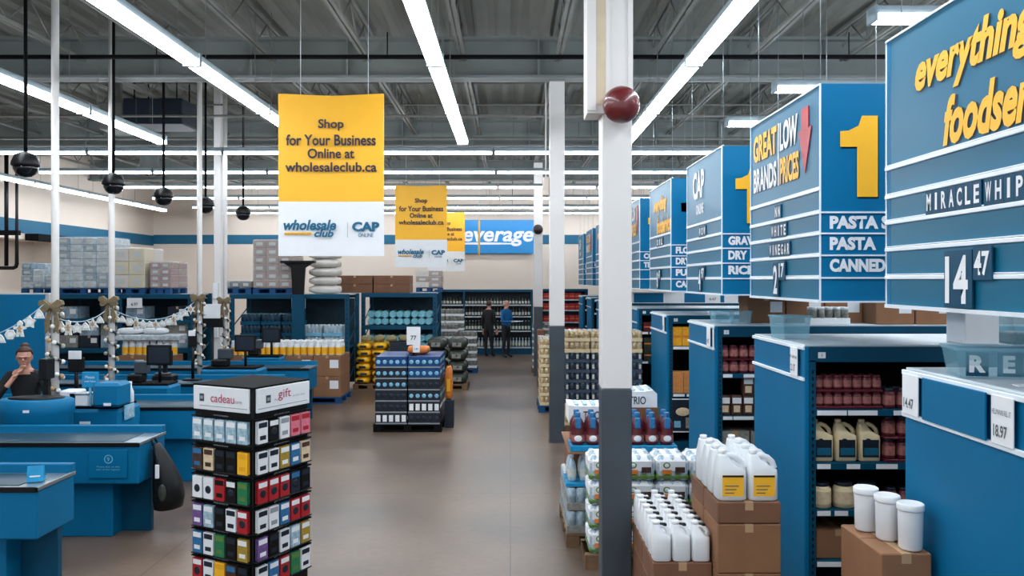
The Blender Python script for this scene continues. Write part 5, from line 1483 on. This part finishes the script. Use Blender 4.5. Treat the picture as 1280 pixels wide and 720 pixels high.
CARDS = {'silver blue': (m_silver, m_paper, 0), 'photo': (m_coff, m_bluec, 0), 'pale brown': (m_beige, m_coff, 0), 'black': (m_black, m_dark, 0), 'yellow': (m_yel, m_yel2, 0),
 'white with round logo': (m_paper, m_paper, 1), 'red and black': (m_red, m_black, 0), 'black and white': (m_black, m_paper, 1), 'green': (m_greenc, m_green, 0), 'white': (m_paper, m_dark, 0), 'white grey': (m_paper, m_grey, 0),
 'pink': (m_pink, m_red, 0), 'gold': (m_goldc, m_paper, 0), 'blue': (m_bluec, m_paper, 0), 'red': (m_red, m_paper, 1), 'dark blue': (m_dark, m_bluec, 1), 'purple': (M('purple_card', (110,80,140), .5, var=.3, scale=40), m_paper, 0)}
PC = {k: Proto(tag2(gcard(*v), 'gift card')) for k, v in CARDS.items()}
LR = [['silver blue']*5, ['photo','pale brown','black','black','yellow'], ['white with round logo','white with round logo','red and black','black and white','green'], ['purple','silver blue','black','white','red'], ['blue','white','green','black','gold'], ['red','white','yellow','photo','black']]
RR = [['white','black and white','white grey','pink','pink'], ['white','white','gold','blue','pale brown'], ['red','red','red','dark blue','black'], ['white','white grey','blue','red','red'], ['purple','black','white','silver blue','gold'], ['white','blue','red','green','white']]
Rm = Matrix.Rotation(-ang, 4, 'Z'); O = Vector((-1.645, 5.11, 0))
for r in range(6):
    for c in range(5):
        x = -S+.055+c*.101
        p = O+Rm @ Vector((x, -.007, rowz[r]))
        PC[LR[r][c]].place(p, -ang, '%s gift card, %s, %s row of the left rack face' % (LR[r][c], nth(c,5), ORD[r]), 'gift cards on the left rack face')
        y = .057+c*.101
        p = O+Rm @ Vector((.007, y, rowz[r]))
        PC[RR[r][c]].place(p, PI/2-ang, '%s gift card, %s, %s row of the right rack face' % (RR[r][c], nth(c,5), ORD[r]), 'gift cards on the right rack face')
for kk, pp in PC.items():
    if not pp.used: bpy.data.objects.remove(pp.o)
for pp in [P_mx[0], P_mx[1], P_mx[2], P_dbag, P_box2]:
    if not pp.used: bpy.data.objects.remove(pp.o)

# ---------------------------------------------------------------- people
def body(name, joints, bones, mats, matof, parent, extra=None):
    bm = bmesh.new(); ly = bm.verts.layers.skin.verify(); vs = {}
    for k, (p, r) in joints.items():
        v = bm.verts.new(p); v[ly].radius = (r if isinstance(r, tuple) else (r, r)); vs[k] = v
    vs['pelvis'][ly].use_root = True
    for a, b in bones: bm.edges.new((vs[a], vs[b]))
    me = bpy.data.meshes.new('t'); bm.to_mesh(me); bm.free()
    o = bpy.data.objects.new('t', me); COL.objects.link(o)
    s = o.modifiers.new('s', 'SKIN'); s.use_smooth_shade = True
    u = o.modifiers.new('u', 'SUBSURF'); u.levels = 2
    dg = bpy.context.evaluated_depsgraph_get()
    me2 = bpy.data.meshes.new_from_object(o.evaluated_get(dg)); bpy.data.objects.remove(o)
    if extra:
        bm = bmesh.new(); bm.from_mesh(me2); n0 = len(bm.faces)
        for (vv, ff) in extra:
            nv = [bm.verts.new(p) for p in vv]
            for f in ff:
                try: fc = bm.faces.new([nv[i] for i in f]); fc.smooth = True
                except ValueError: pass
        bmesh.ops.recalc_face_normals(bm, faces=bm.faces)
        bm.to_mesh(me2); bm.free()
    me2.materials.clear()
    for m in mats: me2.materials.append(m)
    P_ = {k: Vector(p) for k, (p, r) in joints.items()}
    for f in me2.polygons:
        c = f.center; best = None
        for a, b in bones:
            A, B = P_[a], P_[b]; ab = B-A; t_ = max(0, min(1, (c-A).dot(ab)/max(ab.length_squared, 1e-9))); d = (A+ab*t_-c).length
            if best is None or d < best[0]: best = (d, a, b)
        f.material_index = matof(best[1], best[2], c)
    me2.name = name; ob = bpy.data.objects.new(name, me2); COL.objects.link(ob); ob.parent = parent
    return ob
def head_mesh(c, yaw, pitch, s=1.0):
    """shaped head with brow, nose, chin and ears; faces -y before rotation"""
    out = []
    def fn(p):
        x, y, z = p
        if z < 0: x *= 1+z*2.2; y *= 1+z*1.2
        if y < 0: y *= .93
        if y > 0: y *= 1.06
        if y < -.05 and abs(x) < .05 and -.02 < z < .03: y += .004
        return [x, y, z]
    h = MB(); h.ell((0,0,0), (.075,.095,.115), 20, 14, 0, fn)
    h.ell((0,-.095,-.012), (.013,.020,.024), 10, 8); h.ell((0,-.085,.022), (.055,.014,.012), 12, 6); h.ell((0,-.078,-.055), (.028,.012,.012), 12, 6); h.ell((0,-.070,-.085), (.030,.022,.022), 12, 8)
    for sx in (-1, 1): h.ell((sx*.074,.008,0), (.010,.020,.030), 8, 8)
    R = Matrix.Translation(c) @ Matrix.Rotation(yaw, 4, 'Z') @ Matrix.Rotation(pitch, 4, 'X') @ Matrix.Scale(s, 4)
    return R, ([tuple(R @ Vector(p)) for p in h.v], h.f)
def hair_cap(R, mat, parent, bald=False):
    mb = MB(); mb.T = R
    def fn(p):
        x, y, z = p
        if y < -.02: z = max(z, .055 if not bald else .2)
        return [x, y, z]
    if bald:
        mb.ell((0,.02,-.005), (.081,.088,.055), 16, 8)
    else:
        vs0 = len(mb.v); mb.ell((0,.012,.028), (.085,.102,.103), 20, 12, 0, lambda p: [p[0], p[1]+(.055 if (p[2] < .03 and p[1] < 0) else 0), p[2]])
    return mb.build('hair', mat, parent)
def person(loc, rz, label, J, shirt, pants, hairm, head_yaw=0, head_pitch=0, bald=False, glasses=False, bun=False):
    t = thing('person', label, 'person', loc, rz)
    hc = Vector(J['head'][0]); R, hm = head_mesh(hc, head_yaw, head_pitch, 1.0)
    J = dict(J)
    bones = [('pelvis','waist'), ('waist','chest'), ('chest','neck'), ('neck','head')]
    for s in 'lr':
        bones += [('chest','sh'+s), ('sh'+s,'el'+s), ('el'+s,'wr'+s), ('wr'+s,'pa'+s), ('pelvis','hi'+s), ('hi'+s,'kn'+s), ('kn'+s,'an'+s), ('an'+s,'to'+s)]
        pa = Vector(J['pa'+s][0]); d = (pa-Vector(J['wr'+s][0])).normalized(); side = d.cross(Vector((0,0,1)))
        if side.length < .2: side = d.cross(Vector((0,1,0)))
        side.normalize(); up = side.cross(d)
        for k, (o_, ln) in enumerate(((-.030,.062), (-.010,.075), (.010,.070), (.030,.055))):
            J['f%d%s' % (k, s)] = (tuple(pa+side*o_+d*.035), .010); J['g%d%s' % (k, s)] = (tuple(pa+side*o_*1.1+d*(.03+ln*.6)-up*.010), .009); J['h%d%s' % (k, s)] = (tuple(pa+side*o_*1.1+d*(.03+ln)-up*.028), .008)
            bones += [('pa'+s, 'f%d%s' % (k, s)), ('f%d%s' % (k, s), 'g%d%s' % (k, s)), ('g%d%s' % (k, s), 'h%d%s' % (k, s))]
        J['t'+s] = (tuple(pa+side*.045-d*.01), .011); J['u'+s] = (tuple(pa+side*.058+d*.03-up*.01), .009); bones += [('pa'+s,'t'+s), ('t'+s,'u'+s)]
    def matof(a, b, c):
        for s in 'lr':
            if a in ('wr'+s, 'pa'+s) or a[0] in 'fgtu' and a[-1] == s and a not in ('neck',): return 0
            if a == 'an'+s: return 3
            if a in ('hi'+s, 'kn'+s): return 2
        if (a, b) == ('neck', 'head') or ((a, b) == ('chest', 'neck') and c.z > J['neck'][0][2]-.01): return 0
        if a == 'pelvis' and (b[:2] == 'hi'): return 2
        return 1
    body('body', J, bones, [m_skin, shirt, pants, m_black], matof, t, [hm])
    hair_cap(R, hairm, t, bald)
    mb = MB(); mb.T = R
    for sx in (-1, 1): mb.ell((sx*.030,-.083,.010), (.011,.006,.006), 8, 6)
    mb.build('eyes', m_dark, t)
    mb = MB(); mb.T = R; mb.ell((0,-.0905,-.055), (.020,.004,.005), 10, 6); mb.build('lips', m_maroon_l, t)
    if bun:
        mb = MB(); mb.T = R; mb.ell((0,.05,.125), (.045,.045,.035), 12, 8); mb.build('hair_bun', hairm, t)
    if glasses:
        mb = MB(); mb.T = R
        for sx in (-1, 1):
            pts = [(sx*.032+.022*math.cos(a), -.100, .010+.016*math.sin(a)) for a in [2*PI*k/14 for k in range(15)]]; mb.tube(pts, .0022, 5)
            mb.tube([(sx*.054,-.100,.012), (sx*.078,.0,.012)], .002, 5)
        mb.tube([(-.010,-.102,.012), (.010,-.102,.012)], .002, 5); mb.build('glasses', m_black, t)
    return t
def stand(h=1.75, armr=None, arml=None, lean=0.0):
    k = h/1.75
    J = {'pelvis': ((0,0,.95*k), (.135,.105)), 'waist': ((0,0,1.10*k), (.125,.10)), 'chest': ((0,-.0+lean,1.33*k), (.15,.115)), 'neck': ((0,lean,1.49*k), (.055,.055)), 'head': ((0,-.012+lean*1.5,1.63*k), (.055,.06))}
    for s, sg in (('l', 1), ('r', -1)):
        J['sh'+s] = ((sg*.175,lean,1.41*k), .062); J['hi'+s] = ((sg*.10,0,.88*k), (.095,.09)); J['kn'+s] = ((sg*.11,-.01,.50*k), .062); J['an'+s] = ((sg*.12,.01,.09), .042); J['to'+s] = ((sg*.135,-.15,.035), .034)
        a = arml if s == 'l' else armr
        if a is None: a = ((sg*.23,.02,1.12*k), (sg*.25,-.05,.87*k), (sg*.25,-.07,.79*k))
        J['el'+s] = (a[0], .045); J['wr'+s] = (a[1], .028); J['pa'+s] = (a[2], (.030,.022))
    return J
# cashier, leaning on one hand
person((XP(34, 9.08), 9.08, 0), .15, 'person in a black jacket with glasses, hand at the chin, behind the register', stand(1.64, armr=((-.29,-.16,1.03), (-.12,-.22,1.22), (-.05,-.18,1.34)), arml=((.29,-.14,1.06), (.12,-.30,1.00), (.04,-.34,1.00)), lean=-.04), m_jacket, m_pants, m_hair_br, .25, .12, glasses=True, bun=True)
# two people before the beverage shelves
person((XP(611, 24.9), 24.9, 0), 2.6, 'person in black clothes standing before the beverage shelves', stand(1.76), m_jacket, m_pants, m_hair_br, .4, 0)
person((XP(632.5, 24.7), 24.7, 0), .9, 'person in a blue shirt holding white papers before the beverage shelves', stand(1.78, armr=((-.24,-.05,1.12), (-.10,-.30,1.12), (-.04,-.36,1.13)), arml=((.24,-.05,1.12), (.10,-.30,1.12), (.04,-.36,1.13))), m_bluesh, m_pants, m_hair_gr, 0, .1, bald=True)
o = tag(MB().box(-.11, .11, -.15, .15, 0, .012, .002).build('paper_stack', m_paper), 'white papers held by the person in the blue shirt', 'paper'); 
c_, s_ = math.cos(.9), math.sin(.9); lx, ly = 0, -.43
o.location = (XP(632.5,24.7)+lx*c_-ly*s_, 24.7+lx*s_+ly*c_, 1.135); o.rotation_euler = (0,0,.9)
